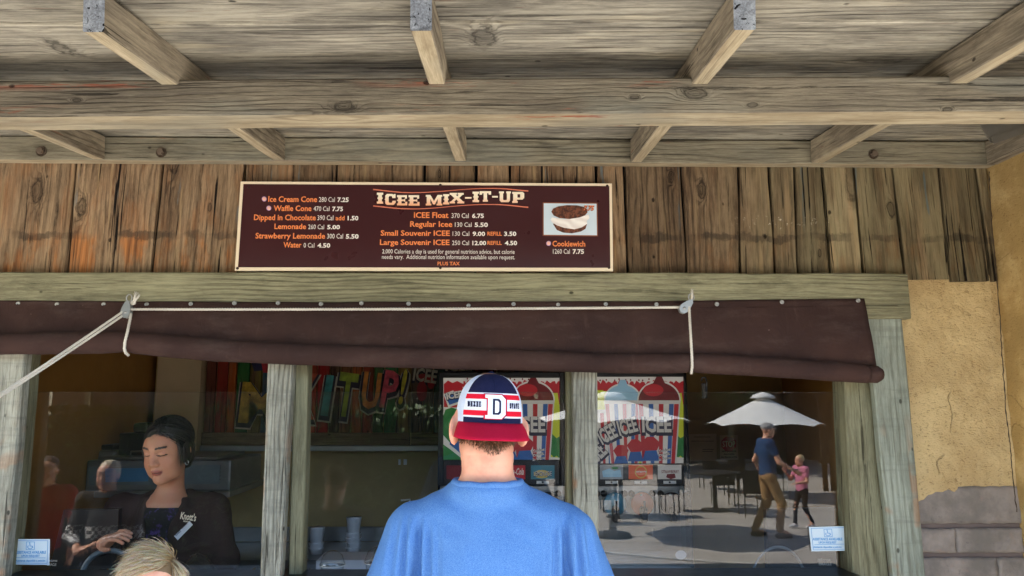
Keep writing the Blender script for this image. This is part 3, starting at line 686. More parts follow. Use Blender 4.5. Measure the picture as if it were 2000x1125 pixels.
def swirlm():
    t = NT('printed_cream_filling'); co = t.n('TexCoord').outputs['Object']
    v = t.n('TexWave', {'Vector': t.n('Mapping', {'Vector': co, 'Rotation': (0, R(68), 0)}).outputs[0], 'Scale': 11.0, 'Distortion': 7.0, 'Detail': 2.0}, bands_direction='X').outputs[1]
    return t.fin(t.mix(v, S(232, 226, 222), S(250, 247, 243)), .4)
q4 = lambda pts: [(720 + x / 4.08, 340 + y / 4.08) for x, y in pts]
poly('cookie_print', q4([(1480, 425), (1540, 450), (1610, 462), (1680, 455), (1740, 400), (1700, 470), (1600, 474), (1520, 462), (1490, 440)][:0] + [(1468, 395), (1742, 395), (1728, 436), (1690, 458), (1620, 472), (1550, 466), (1500, 445)]), TY - .0020, M['cookie'], pic)
poly('cream_print', q4([(1460, 345), (1560, 360), (1680, 345), (1752, 322), (1760, 350), (1738, 372), (1742, 396), (1700, 424), (1640, 440), (1560, 428), (1500, 408), (1462, 384), (1450, 362)]), TY - .0028, swirlm(), pic)
poly('cookie_print', q4([(1456, 300), (1470, 275), (1510, 258), (1580, 248), (1660, 250), (1715, 262), (1742, 282), (1744, 305), (1725, 328), (1680, 345), (1600, 358), (1520, 350), (1475, 330)]), TY - .0034, M['cookie'], pic)
text('7.75', 1139.5, 1161, 401, 411, TY - .0042, plain('price_edge', S(120, 44, 24), .4), pic, .055, shear=.25)
text('7.75', 1140, 1160.5, 401.3, 410.6, TY - .0044, M['orange'], pic, .01, shear=.25)
for px, py in ((486, 366), (860, 361.5), (1186, 363), (1189.5, 522.5), (860, 523), (463.5, 524)):
    lathe('screw', [(0, -.0025), (.004, -.0018), (.0052, 0), (.0052, .004)], W(px, py, SY - .0012), M['darknail'], sign, 10, 'Y')

# ------------------------------------------------------------ roll-up canvas
RC = [(-260, 671, 21), (-60, 671, 21), (0, 672, 21), (120, 670, 22), (200, 669, 22), (245, 668, 21), (300, 673, 22), (420, 684, 22), (500, 688, 21.5), (650, 694, 21.5), (800, 698, 21), (1000, 702.5, 21), (1130, 707, 20), (1165, 709, 19), (1200, 709, 20), (1300, 710, 20), (1350, 708, 20), (1420, 712, 20.5), (1520, 718, 20), (1620, 725, 19.5), (1692, 730, 18.5)]
TE = [(-260, 588), (0, 587), (500, 590), (640, 590), (900, 589), (1300, 588), (1450, 586), (1688, 583)]
def rc(px): return float(np.interp(px, [r[0] for r in RC], [r[1] for r in RC])), float(np.interp(px, [r[0] for r in RC], [r[2] for r in RC]))
awn = thing('canvas_blind', 'dark brown canvas blind half rolled up under the lintel above the serving windows', 'blind', W(720, 650, 2.62))
V = []; F = []; NX = 190; NZ = 22
RYc = 2.597
for i in range(NX + 1):
    px = -255 + (1688 + 255) * i / NX; cy, r = rc(px); tp = float(np.interp(px, [t[0] for t in TE], [t[1] for t in TE])) + .8 * mnoise.noise((px * .01, 1, 2))
    A = W(px, tp, 2.652); B = W(px, cy, RYc)
    if px > 1640: B.x = A.x + (1688 - px) * 0
    for j in range(NZ + 1):
        t = j / NZ; p = A.lerp(B, t)
        z = p.z; x = A.x + (B.x - A.x) * t
        bulge = math.sin(math.pi * min(1, t * 1.02)) * .010
        dip = .014 * math.exp(-((px - 250) / 60) ** 2) + .012 * math.exp(-((px - 1350) / 60) ** 2)
        y = 2.652 + (RYc - 2.652) * (t ** 1.6) - bulge + .005 * mnoise.noise((x * 5, z * 9, 2)) * t + (.0042 * mnoise.noise((x * 16 + z * 14, z * 7, 6)) + .0016 * mnoise.noise((x * 46 - z * 20, z * 14, 3))) * min(1, t * 3) + .0022 * math.sin(x * 39) * math.exp(-((t - .12) / .14) ** 2)
        V.append((x, min(y, 2.6515), z))
for i in range(NX):
    for j in range(NZ): a = i * (NZ + 1) + j; F.append((a, a + NZ + 1, a + NZ + 2, a + 1))
sh = mesh_obj('canvas_sheet', V, F, M['canvas'], awn, smooth=True)
so = sh.modifiers.new('t', 'SOLIDIFY'); so.thickness = .0012; so.offset = 1
V = []; F = []; n = 20; K = 240
for i in range(K + 1):
    px = -255 + (1694 + 255) * i / K; cy, r = rc(px); c = W(px, cy, RYc); rr = abs(W(px, cy + r, RYc).z - c.z) * 1.0
    rr *= 1 + .02 * mnoise.noise((px * .02, 7, 7))
    for k in range(n):
        a = 2 * math.pi * k / n
        pinch = 1 - .14 * math.exp(-((px - 247) / 7) ** 2) - .14 * math.exp(-((px - 1351) / 7) ** 2)
        w_ = rr * pinch * (1 + .035 * mnoise.noise((px * .012 + math.cos(a) * .8, math.sin(a) * 1.3, 4)) + .02 * mnoise.noise((px * .05 + k * .1, 3, k * .2)))
        V.append((c.x, c.y + math.cos(a) * w_ * 1.0, c.z + math.sin(a) * w_))
for i in range(K):
    for k in range(n): a = i * n + k; b = i * n + (k + 1) % n; F.append((a, b, b + n, a + n))
F.append(tuple(reversed(range(n))))
F.append(tuple(range(K * n, K * n + n)))
mesh_obj('canvas_roll', V, F, M['canvas'], awn, smooth=True)
e = W(1692, 730, RYc); e2 = W(1712, 731, RYc); e3 = W(1722, 731.5, RYc); rr = abs(W(1692, 748, RYc).z - e.z)
tube('roll_end', [e, e2, e3 + Vector((0, 0, 0))], [rr * .99, rr * .97, rr * .62], M['canvas'], awn, 10)
mesh_s = M['canvas']
for px, py in ((36, 593), (112, 594.5), (203, 594.5), (287, 594.5), (373, 593.5), (458, 592), (543, 591.5), (627, 593.5), (706, 592), (798, 593), (915, 597), (1003, 594), (1090, 595), (1183, 594), (1282, 594.5), (1400, 594), (1527, 590), (1676, 587)):
    c = W(px, py, 2.650)
    g = lathe('snap_rivet', [(0, -.0035), (.0035, -.0035), (.0045, -.0045), (.0075, -.0035), (.0085, 0), (.0085, .003)], c, M['metal'], awn, 14, 'Y')

# hem stitching
def seam(a, b): tube('stitched_seam', [W(*p, Y) for p, Y in ((a[:2], a[2]), (b[:2], b[2]))], .0012, M['dark_wood'], awn, 5)
tube('stitched_seam', [W(x, float(np.interp(x, [t[0] for t in TE], [t[1] for t in TE])) + 15, 2.6445) for x in range(-250, 1690, 60)], .0010, M['canvas'], awn, 5)

# ------------------------------------------------------------ ropes and pulleys
RY = 2.612
def pulley(label, px, py, ang, px2, py2):
    c = W(px, py, 2.606)
    t = thing('pulley', label, 'pulley', c, 'small metal pulleys guiding the blind rope')
    q = Matrix.Rotation(R(ang), 4, 'Y')
    for s in (-1, 1):
        bm = bmesh.new(); pts = [(0, .036), (.008, .030), (.015, .008), (.017, -.008), (.013, -.021), (0, -.027), (-.013, -.021), (-.017, -.008), (-.015, .008), (-.008, .030)]
        f = [bm.verts.new(c + q @ Vector((x, s * .009, z))) for x, z in pts]; b = [bm.verts.new(c + q @ Vector((x, s * .0115, z))) for x, z in pts]
        bm.faces.new(f); bm.faces.new(b[::-1])
        for i in range(10): bm.faces.new((f[i], f[(i + 1) % 10], b[(i + 1) % 10], b[i]))
        bm_obj('cheek_plate', bm, M['metal'], t)
    lathe('sheave', [(.015, -.006), (.011, 0), (.015, .006)], c - q @ Vector((0, 0, .007)), M['steel'], t, 18, 'Y')
    lathe('axle_rivet', [(0, -.014), (.005, -.013), (.006, -.0115), (.006, .0115), (0, .013)], c - q @ Vector((0, 0, .007)), M['metal'], t, 10, 'Y')
    top = c + q @ Vector((0, 0, .034))
    hk = [top + Vector((.010 * math.cos(a), 0, .012 + .013 * math.sin(a))) for a in np.linspace(-1.6, 4.0, 14)]
    tube('hook', [top] + hk + [Vector((hk[-1].x, 2.652, hk[-1].z))], .0024, M['metal'], t, 6)
    return t, c
p1, c1 = pulley('grey metal pulley at the left where the diagonal rope meets the horizontal one', 248, 607, 8, 0, 0)
p2, c2 = pulley('grey metal pulley at the right end of the horizontal rope, near the canvas corner', 1338, 600, 45, 0, 0)
def frayed(base, dirs, parent):
    V = []; F = []
    rs = random.Random(3)
    for d in dirs:
        v, f = rope_geo([base, base + Vector(d) * .5 + Vector((0, -.004, 0)), base + Vector(d)], .0042); o = len(V); V += v; F += [tuple(x + o for x in y) for y in f]
    for _ in range(20):
        d = Vector(rs.choice(dirs)); a = base + d; b = a + Vector((rs.uniform(-.008, .008), rs.uniform(-.004, .004), rs.uniform(0, .012)))
        v, f = tube_geo([a - d * .1, b], .0006, 4); o = len(V); V += v; F += [tuple(x + o for x in y) for y in f]
    return mesh_obj('frayed_end', V, F, M['rope'], parent, smooth=True)
hr = thing('rope', 'white laid rope running level along the top of the brown canvas between two pulleys', 'rope', W(800, 603, RY), 'white ropes of the canvas blind')
rope('rope_run', rope_pts(W(254, 604, RY), W(1332, 600, RY), .003, 20), .0052, M['rope'], hr)
dg = thing('rope', 'pair of white ropes slanting down from the left pulley out of the picture', 'rope', W(100, 700, 2.5), 'white ropes of the canvas blind')
end = W(-70, 815, 2.15); end2 = W(-70, 819, 2.15)
rope('rope_run', rope_pts(c1 + Vector((-.010, -.004, -.002)), end, .004), .0044, M['rope'], dg)
rope('rope_run', rope_pts(c1 + Vector((-.006, .003, -.010)), end2, .004), .0044, M['rope'], dg)
t1 = thing('rope', 'short white tie rope hanging from the left pulley round the rolled canvas', 'rope', W(250, 650, 2.57), 'white ropes of the canvas blind')
rope('rope_run', [W(256, 613, 2.60), W(254, 625, 2.585), W(249, 648, 2.565), W(244, 668, 2.558), W(243, 682, 2.560), W(246, 690, 2.568), W(251, 694, 2.585)], .0052, M['rope'], t1)
frayed(W(262, 592, 2.61), [(.005, -.004, .030), (.017, -.003, .026)], t1)
lathe('knot', [(0, -.010), (.008, -.006), (.010, 0), (.008, .006), (0, .010)], W(260, 591, 2.612), M['rope'], t1, 10)
t2 = thing('rope', 'short white tie rope hanging from the right pulley round the rolled canvas', 'rope', W(1350, 650, 2.57), 'white ropes of the canvas blind')
rope('rope_run', [W(1346, 597, 2.60), W(1347, 622, 2.585), W(1349, 655, 2.565), W(1351, 690, 2.556), W(1352, 715, 2.560), W(1350, 730, 2.575)], .0050, M['rope'], t2)
frayed(W(1350, 590, 2.61), [(.004, -.004, .036)], t2)
lathe('knot', [(0, -.010), (.008, -.006), (.011, 0), (.008, .006), (0, .010)], W(1347, 590, 2.612), M['rope'], t2, 10)

# ------------------------------------------------------------ mural inside
def paintedwood():
    def ex(t, p, c, rnd):
        oc = t.n('ObjectInfo').outputs['Color']
        k = t.math('MULTIPLY', t.step(t.noise(t.mapv(p, (4, 20, 20)), 1.2, 5, .7), .68, .52), .85)
        return t.mix(k, c, oc)
    return wood('painted_mural_plank', S(96, 74, 54), S(128, 104, 80), S(40, 28, 22), K=50, bumps=.7, extra=ex, crack=1.2)
M['mural'] = paintedwood()
MYY = 4.56
mur = thing('wall_mural', 'colourful painted plank mural reading mix it up on the back wall', 'mural', W(620, 780, MYY))
MU = [(395, 416, (104, 52, 40)), (416, 439, (150, 44, 34)), (439, 456, (190, 96, 36)), (456, 482, (44, 116, 58)), (482, 506, (120, 108, 52)), (506, 560, (50, 90, 110)), (560, 615, (178, 64, 40)), (615, 640, (172, 30, 36)), (640, 661, (60, 34, 28)), (661, 684, (128, 82, 50)), (684, 705, (176, 92, 44)), (705, 727, (160, 66, 40)), (727, 748, (60, 110, 60)), (748, 776, (46, 124, 72)), (776, 800, (138, 112, 60)), (800, 824, (96, 82, 70)), (824, 845, (80, 74, 66)), (845, 870, (40, 84, 82)), (870, 920, (70, 60, 60)), (920, 970, (120, 30, 36)), (970, 1040, (84, 66, 60)), (1040, 1110, (90, 40, 40)), (1110, 1200, (84, 60, 44))]
for i, (a, b, c_) in enumerate(MU):
    A = W(a, 845, MYY); B = W(b, 845, MYY); A.x += .002; m_ = (A + B) / 2; tp = Vector((m_.x, MYY, 2.14))
    o = plank('mural_plank', m_, tp, B.x - A.x - .006, .02, M['mural'], mur, wob=.001, seed=300 + i, step=.1)
    o.color = S(*c_)
for a, b in ((393, 800), (803, 1200)):
    A = W(a, 858, 4.54); B = W(b, 858, 4.54); plank('rail_board', A, B, .078, .03, M['brown_board'], mur, seed=a, wob=.002)
plank('metal_shelf_edge', W(390, 876, 4.5), W(1200, 876, 4.5), .032, .1, M['steel'], mur)
M['outl'] = plain('dark_outline_paint', S(26, 26, 46), .6); M['wht'] = plain('worn_white_paint', S(180, 176, 160), .7, var=.2, vscale=40)
def mur_letter(ch, x0, x1, yt, yb, colr, shear=0, rot=0):
    m = plain('mural_paint', S(*colr), .7, var=.35, vscale=22)
    text(ch, x0 - 6, x1 + 7, yt - 5, yb + 6, MYY - .0035, M['wht'], mur, .085, 'mural_letter', rot=rot)
    text(ch, x0 - 4, x1 + 4, yt - 4, yb + 4, MYY - .0050, M['outl'], mur, .075, 'mural_letter', rot=rot)
    text(ch, x0, x1, yt, yb, MYY - .0065, m, mur, .03, 'mural_letter', rot=rot)
mur_letter('M', 467, 548, 742, 822, (190, 160, 60), rot=4)
mur_letter('X', 558, 615, 722, 812, (180, 80, 50), rot=4)
mur_letter('I', 628, 642, 728, 808, (64, 140, 140), rot=7)
mur_letter('T', 654, 691, 722, 808, (140, 160, 50), rot=7)
mur_letter('U', 704, 739, 722, 794, (200, 130, 50), rot=6)
mur_letter('P', 742, 772, 718, 792, (206, 80, 96), rot=9)
mur_letter('!', 778, 787, 718, 786, (200, 190, 60), rot=9)
for s, a, b, t_, b_, r in (('ICEE', 806, 852, 716, 742, 8), ('ICEE', 870, 922, 706, 724, 0), ('ICEE', 1008, 1058, 706, 722, 0)):
    text(s, a - 2, b + 2, t_ - 2, b_ + 3, MYY - .004, M['outl'], mur, .08, 'mural_letter', rot=r); text(s, a, b, t_, b_, MYY - .006, M['wht'], mur, .03, 'mural_letter', rot=r)
poly('mural_badge', [(486, 690), (530, 692), (532, 722), (496, 725)], MYY - .004, M['navy'], mur); poly('mural_badge', [(509, 700), (535, 695), (530, 728), (514, 728)], MYY - .0055, plain('badge_red', S(170, 40, 50), .6), mur)
for cx, cy, rx, ry in ((824, 764, 10, 20), (842, 748, 7, 12), (828, 738, 15, 8)): poly('mural_splash', ell(cx, cy, rx, ry, 14), MYY - .0035 - rx * .0001, plain('splash_red', S(160, 36, 46), .6), mur)

# ------------------------------------------------------------ frozen drink machines
def art(name, c, e=.38):
    return emit(name, tuple(x * .62 for x in S(*c)[:3]) + (1,), e * .12)
A_ = {k: art('backlit_' + k, v, e) for k, v, e in (('white', (226, 222, 214), .5), ('red', (190, 26, 40), .40), ('darkred', (120, 14, 26), .3), ('navy', (26, 28, 66), .25), ('blue', (40, 96, 168), .42), ('cyan', (150, 196, 222), .45), ('lime', (206, 216, 40), .45), ('green', (34, 128, 56), .40), ('silver', (210, 206, 200), .5), ('teal', (60, 130, 150), .4), ('orange', (232, 100, 50), .45), ('yellow', (214, 190, 90), .4), ('grey', (150, 156, 160), .4), ('glaze', (228, 110, 100), .4))}
def seg(i, n): return i
FY = 3.80
def drink_machine(label, xl, xr, yt, panel, dx, full):
    t = thing('frozen_drink_machine', label, 'drink machine', (W((xl + xr) / 2, 900, FY).x, FY + .3, ztop), 'frozen drink machines')
    a, b = W(xl, yt, FY), W(xr, yt, FY)
    box('cabinet', (a.x, FY + .03, ztop), (b.x, FY + .62, a.z - .0005), M['blackm'], t, .004)
    px0, px1, py0, py1 = panel
    # bezel
    for q in ((xl, px0, yt, 948), (px1, xr, yt, 948), (px0, px1, yt, py0), (px0, px1, py1, 948)):
        c0, c1_ = W(q[0], q[2], FY), W(q[1], q[3], FY); box('bezel', (c0.x, FY, c1_.z), (c1_.x, FY + .029, c0.z), M['black'], t, .003)
    sp = poly('sign_panel', [(px0, py0), (px1, py0), (px1, py1), (px0, py1)], FY + .010, A_['white'], t, .015)
    L = [0]
    def P(pts, m, nm='sign_art'):
        pts = [(min(px1, max(px0, x + dx)), min(py1, max(py0, y))) for x, y in pts]
        cl = []
        for p in pts:
            if not cl or abs(p[0] - cl[-1][0]) + abs(p[1] - cl[-1][1]) > .01: cl.append(p)
        if abs(cl[0][0] - cl[-1][0]) + abs(cl[0][1] - cl[-1][1]) < .01: cl.pop()
        if len(cl) < 3: return
        ar = abs(sum(cl[i][0] * cl[(i + 1) % len(cl)][1] - cl[(i + 1) % len(cl)][0] * cl[i][1] for i in range(len(cl))))
        if ar < 8: return
        L[0] += .00035; poly(nm, cl, FY + .0095 - L[0], A_[m], sp, .0003)
    xa, xb = px0 - dx, px1 - dx
    rs = random.Random(5)
    drip = [(xa, 746)]
    x = xa
    while x < xb: drip += [(x, 748 + rs.uniform(0, 3)), (x + 4, 744 + rs.uniform(-3, 1)), (x + 9, 746 + rs.uniform(-2, 2))]; x += 11
    P(drip + [(xb, 768), (xb, 790), (xa, 790)], 'red')
    for i in range(14): cx = xa + 8 + i * 12 + rs.uniform(-3, 3); P(ell(cx, 741 + rs.uniform(-2, 2), 1.6, 1.8, 10), 'darkred')
    P([(xa, 762), (xb - 4, 768), (xb, 795), (xb, py1), (xa, py1)], 'lime')
    P([(xb - 26, 850), (xb - 14, 848), (xb - 6, 856), (xb, 852), (xb, 896), (xb - 6, 890), (xb - 11, 894), (xb - 16, 888), (xb - 26, 890)], 'green')
    P([(xb - 26, 892), (xb, 894), (xb, py1), (xb - 26, py1)], 'white')
    # cups from back to front
    def cup(cx, top, w0, w1, bot, dome, lean=0):
        P(ell(cx, top, w0 + 2.5, (w0 + 2) * .92, 26, 180, 360) + [(cx + w0 + 2, top + 4), (cx - w0 - 2, top + 4)], 'white')
        P(ell(cx, top, w0, w0 * .88, 26, 180, 360), dome); P([(cx - w0 * .35, top - w0 * .72), (cx - 5, top - w0 - 6), (cx + 6, top - w0 - 6), (cx + w0 * .35, top - w0 * .72)], dome)
        P([(cx - w0 - 2, top), (cx + w0 + 2, top), (cx + w1 + 2 - lean, bot), (cx - w1 - 2 - lean, bot)], 'silver')
        cols_ = ['red', 'white', 'blue', 'white', 'red', 'white', 'blue', 'red']
        for i in range(8):
            u0, u1 = -1 + i / 4, -1 + (i + 1) / 4 - .03
            P([(cx + u0 * w0, top + 7), (cx + u1 * w0, top + 7), (cx + u1 * w1 - lean, bot), (cx + u0 * w1 - lean, bot)], cols_[i])
    cup(1172, 800, 32, 22, 912, 'lime', -6); cup(1216, 782, 34, 26, 912, 'cyan', -4); cup(1287, 782, 40, 32, 912, 'darkred', 0)
    P(ell(1276, 762, 20, 12, 16), 'red')
    def logo(x0, x1, yt_, yb_, rot):
        L[0] += .0004; text('ICEE', x0 + dx - 2, x1 + dx + 3, yt_ - 2.5, yb_ + 4, FY + .0095 - L[0], A_['navy'], sp, .10, 'sign_lettering', rot=rot)
        L[0] += .0004; text('ICEE', x0 + dx, x1 + dx, yt_, yb_, FY + .0095 - L[0], A_['silver'], sp, .035, 'sign_lettering', rot=rot)
    if full: logo(1160, 1196, 876, 908, -42)
    logo(1176, 1212, 838, 868, -28); logo(1210, 1248, 820, 850, -14); logo(1254, 1311, 812, 843, 0)
    # red and blue shapes below the name
    for cx, cy, s in ((1212, 878, .9), (1240, 868, 1.0), (1270, 864, 1.1)):
        P([(cx - 16 * s, cy + 2), (cx - 6 * s, cy - 10 * s), (cx + 6 * s, cy - 10 * s), (cx + 18 * s, cy + 1), (cx + 12 * s, cy + 14 * s), (cx - 8 * s, cy + 15 * s)], 'red')
        P([(cx - 9 * s, cy + 15 * s), (cx + 11 * s, cy + 14 * s), (cx + 17 * s, cy + 33 * s), (cx - 14 * s, cy + 33 * s)], 'blue')
    for s, q, q2 in (('Coldest', 878, 884), ('Drink', 886.5, 892), ('in Town', 894.5, 900)):
        L[0] += .0003; text(s, 1286 + dx, 1311 + dx, q, q2, FY + .0095 - L[0], A_['white'], sp, .07, 'sign_lettering', rot=-10, shear=.2)
        L[0] += .0003; text(s, 1286 + dx, 1311 + dx, q, q2, FY + .0095 - L[0], A_['navy'], sp, 0, 'sign_lettering', rot=-10, shear=.2)
    # flavour screens
    c0, c1_ = W(xl, 948, FY), W(xr, 948, FY)
    return t, sp, P, L
m1, sp1, P1, L1 = drink_machine('left of two black frozen drink machines, partly hidden behind the man in the cap', 857, 1105, 727, (866, 1093, 738, 898), -246, False)
m2, sp2, P2, L2 = drink_machine('right of two black frozen drink machines, beside the wall with the stop notice', 1108, 1344, 727, (1118, 1335, 736, 905), 0, True)
# extra artwork on the left machine
def P1a(pts, m): L1[0] += .00035; poly('sign_art', pts, FY + .0095 - L1[0], A_[m], sp1, .0003)
P1a([(866, 738), (905, 738), (905, 898), (866, 898)], 'white'); P1a([(867, 750), (875, 743), (884, 748), (893, 744), (905, 750), (905, 792), (890, 796), (867, 795)], 'red')
P1a([(866, 812), (870, 800), (882, 796), (896, 800), (905, 810), (905, 862), (880, 866), (866, 850)], 'green'); P1a([(866, 868), (880, 878), (905, 898), (866, 898)], 'green'); P1a([(880, 858), (905, 858), (905, 890), (878, 868)], 'blue')
P1a([(866, 770), (886, 762), (905, 755), (905, 785), (876, 796)], 'white'); P1a([(869, 772), (886, 765), (905, 758), (905, 781), (878, 791)], 'blue'); P1a([(884, 760), (903, 753), (905, 764), (888, 768)], 'red')
L1[0] += .0004; text('ICEE', 872, 905, 766, 781, FY + .0095 - L1[0], A_['navy'], sp1, .12, 'sign_lettering', rot=-10)
L1[0] += .0004; text('ICEE', 873, 904, 767, 780, FY + .0095 - L1[0], A_['white'], sp1, .04, 'sign_lettering', rot=-10)
def screen(mach, x0, x1, y0, y1, m, draw=None):
    o = poly('flavour_screen', [(x0, y0), (x1, y0), (x1, y1), (x0, y1)], FY - .003, A_[m], mach, .004)
    k = box('switch_plate', W((x0 + x1) / 2 - 12, y1 + 9, FY - .002), W((x0 + x1) / 2 + 12, y1 + 3, FY + .003), M['white'], mach, .0005)
    lathe('switch_knob', [(0, -.006), (.004, -.005), (.005, 0)], W((x0 + x1) / 2, y1 + 6, FY - .003), M['darknail'], k, 10, 'Y')
    return o
s = screen(m2, 1172, 1217, 908, 936, 'grey'); poly('screen_art', [(1176, 920), (1190, 915), (1200, 920), (1212, 917), (1214, 932), (1178, 932)], FY - .0036, A_['cyan'], s, .0004); poly('screen_art', ell(1201, 914, 7, 2.6, 12), FY - .0042, A_['green'], s, .0004)
s = screen(m2, 1228, 1275, 908, 936, 'orange'); poly('screen_art', ell(1252, 922, 12, 12, 20), FY - .0036, A_['yellow'], s, .0004); poly('screen_art', ell(1252, 922, 10, 10, 20), FY - .0042, A_['orange'], s, .0004); text('orange', 1242, 1263, 918, 923, FY - .0048, A_['white'], s, .03, 'screen_lettering')
s = screen(m2, 1285, 1331, 908, 936, 'silver'); text('STRAWBERRY', 1292, 1326, 918, 924, FY - .0036, A_['darkred'], s, .02, 'screen_lettering'); poly('screen_art', [(1303, 926), (1318, 925), (1320, 933), (1310, 936), (1301, 932)], FY - .0040, A_['darkred'], s, .0004)
s = screen(m1, 872, 925, 909, 936, 'darkred')
s = screen(m1, 985, 1026, 909, 936, 'red'); text('Coca-Cola', 988, 1023, 914, 927, FY - .0036, A_['white'], s, .02, 'screen_lettering', shear=.35)
s = screen(m1, 1037, 1083, 909, 936, 'teal'); poly('screen_art', ell(1058, 926, 16, 8, 16), FY - .0036, A_['yellow'], s, .0004); text('LEMONADE', 1042, 1078, 920, 930, FY - .0042, A_['navy'], s, .06, 'screen_lettering'); text('LEMONADE', 1042.5, 1077.5, 920.5, 929.5, FY - .0046, A_['silver'], s, .0, 'screen_lettering')
for (mach, xl, xr, bx) in ((m2, 1108, 1344, (1146, 1200, 1254, 1311)), (m1, 857, 1105, (905, 960, 1015, 1070))):
    a, b = W(xl + 2, 949, FY), W(xr - 2, 1092, FY)
    box('dispenser_panel', (a.x, FY + .004, ztop + .0005), (b.x, FY + .029, a.z), M['steel'], mach, .003)
    cols_ = (M['black'], plain('blue_slush', S(90, 150, 170), .3), plain('orange_slush', S(190, 96, 60), .3), M['darknail'])
    for i, bx_ in enumerate(bx):
        c = W(bx_, 984, FY)
        g = lathe('slush_barrel', [(0, -.012), (.050, -.012), (.058, -.006), (.060, .004)], c, cols_[i], mach, 24, 'Y')
        tube('barrel_rim', [c + Vector((.062 * math.cos(a), -.012, .062 * math.sin(a))) for a in np.linspace(0, 2 * math.pi, 25)], .004, M['steel'], g, 6, False)
        for sx in (-1, 1): lathe('barrel_clamp', [(0, -.02), (.014, -.018), (.016, 0)], c + Vector((sx * .052, 0, .050)), M['black'], g, 12, 'Y')
        tp = box('tap', c + Vector((-.018, -.05, -.085)), c + Vector((.018, -.012, -.01)), M['black'], g, .008)
        tube('tap_lever', [c + Vector((0, -.05, -.03)), c + Vector((.0, -.062, .02))], .006, M['black'], g, 6)
        lathe('tap_stud', [(0, -.022), (.005, -.020), (.005, -.01)], c + Vector((-.006, 0, .045)), M['white'], g, 8, 'Y')
    box('drip_tray', (a.x + .02, FY - .10, ztop + .0005), (b.x - .02, FY + .003, ztop + .03), M['steel'], mach, .004)
# clear shield in front of right machine
a, b = W(1170, 948, 3.70), W(1349, 1100, 3.70)
sp = thing('clear_shield', 'clear acrylic splash shield standing in front of the right drink machine', 'shield', (a.x, 3.6, ztop))
box('shield_panel', (a.x, 3.598, ztop), (W(1349, 1000, 3.6).x, 3.602, W(1200, 1030, 3.6).z), M['clear'], sp, 0)
box('side_panel', (W(1349, 1000, 3.6).x, 3.598, ztop), (W(1349, 1000, 3.6).x + .004, 3.79, W(1200, 952, 3.7).z), M['clear'], sp, 0)
poly('round_sticker', ell(1330, 1084, 11, 9, 20), 3.596, M['paper'], sp, .001)
shf = box('shield_ledge', (a.x, 3.55, .96), (W(1349, 1000, 3.6).x, 4.1, ztop - .001), M['steel'], bc, .003)

# ------------------------------------------------------------ notices
def accessible_sign(label, q, yoff=0):
    t = thing('assistance_sign', label, 'sign', W(sum(p[0] for p in q) / 4, sum(p[1] for p in q) / 4, GY - .006), 'pale blue assistance signs on the window panes')
    Y = GY - .0052
    poly('sign_plate', q, Y, M['signblue'], t, .002)
    def B(u, v): 
        a = Vector(q[0]).lerp(Vector(q[1]), u); b = Vector(q[3]).lerp(Vector(q[2]), u); return tuple(a.lerp(b, v))
    def line(u0, v0, u1, v1, w=.012, wv=.018):
        if abs(u1 - u0) > abs(v1 - v0): pts = [B(u0, v0), B(u1, v1), B(u1, v1 + wv), B(u0, v0 + wv)]
        else: pts = [B(u0, v0), B(u0 + w, v0), B(u1 + w, v1), B(u1, v1)]
        poly('printed_rule', pts, Y - .0008, M['skyblue'], t, .0006)
    for a_ in ((.05, .05, .95, .05), (.05, .93, .95, .93), (.05, .05, .05, .94), (.94, .05, .94, .94), (.10, .72, .90, .72), (.39, .10, .61, .10), (.39, .40, .61, .40), (.39, .10, .39, .41), (.60, .10, .60, .41)): line(*a_)
    # wheelchair symbol
    poly('wheelchair_symbol', [B(.48 + .016 * math.cos(k), .15 + .025 * math.sin(k)) for k in np.linspace(0, 6, 9)], Y - .0008, M['skyblue'], t, .0006)
    ring = [B(.495 + .07 * math.cos(k), .305 + .085 * math.sin(k)) for k in np.linspace(-.6, 3.9, 16)] + [B(.495 + .052 * math.cos(k), .305 + .062 * math.sin(k)) for k in np.linspace(3.9, -.6, 16)]
    poly('wheelchair_symbol', ring, Y - .0008, M['skyblue'], t, .0006)
    poly('wheelchair_symbol', [B(.475, .18), B(.495, .18), B(.50, .26), B(.545, .26), B(.575, .34), B(.555, .35), B(.535, .28), B(.485, .285)], Y - .0015, M['skyblue'], t, .0006)
    x0, x1 = q[0][0], q[1][0]; h = q[2][1] - q[1][1]; yt = (q[0][1] + q[1][1]) / 2; wd = x1 - x0; r_ = 0
    text('ASSISTANCE AVAILABLE', x0 + .1 * wd, x1 - .1 * wd, yt + .45 * h, yt + .56 * h, Y - .001, M['skyblue'], t, .04)
    text('UPON REQUEST', x0 + .26 * wd, x1 - .26 * wd, yt + .60 * h, yt + .685 * h, Y - .001, M['skyblue'], t, .04)
    text('Asistencia disponible a petición', x0 + .12 * wd, x1 - .12 * wd, yt + .79 * h, yt + .87 * h, Y - .001, M['skyblue'], t, .03)
accessible_sign('pale blue assistance sign at the bottom left corner of the left window pane', [(22, 1053), (97.5, 1053), (96, 1103.5), (19, 1102.5)])
accessible_sign('pale blue assistance sign at the bottom right corner of the right window pane', [(1580, 1029.5), (1652.5, 1027.5), (1656.5, 1075.5), (1585, 1077)])
YN = 4.60
nt = thing('paper_notice', 'tan landscape paper notice pinned on the dark inner wall beside the stop notice', 'notice', W(1373, 873, YN))
M['tan'] = plain('tan_paper', S(206, 180, 140), .7); M['stopred'] = plain('stop_red', S(196, 44, 50), .5); M['ntext'] = plain('notice_print', S(80, 60, 50), .6)
poly('notice_sheet', [(1344, 848), (1399, 847), (1400, 900), (1345, 901)], YN, M['tan'], nt, .003)
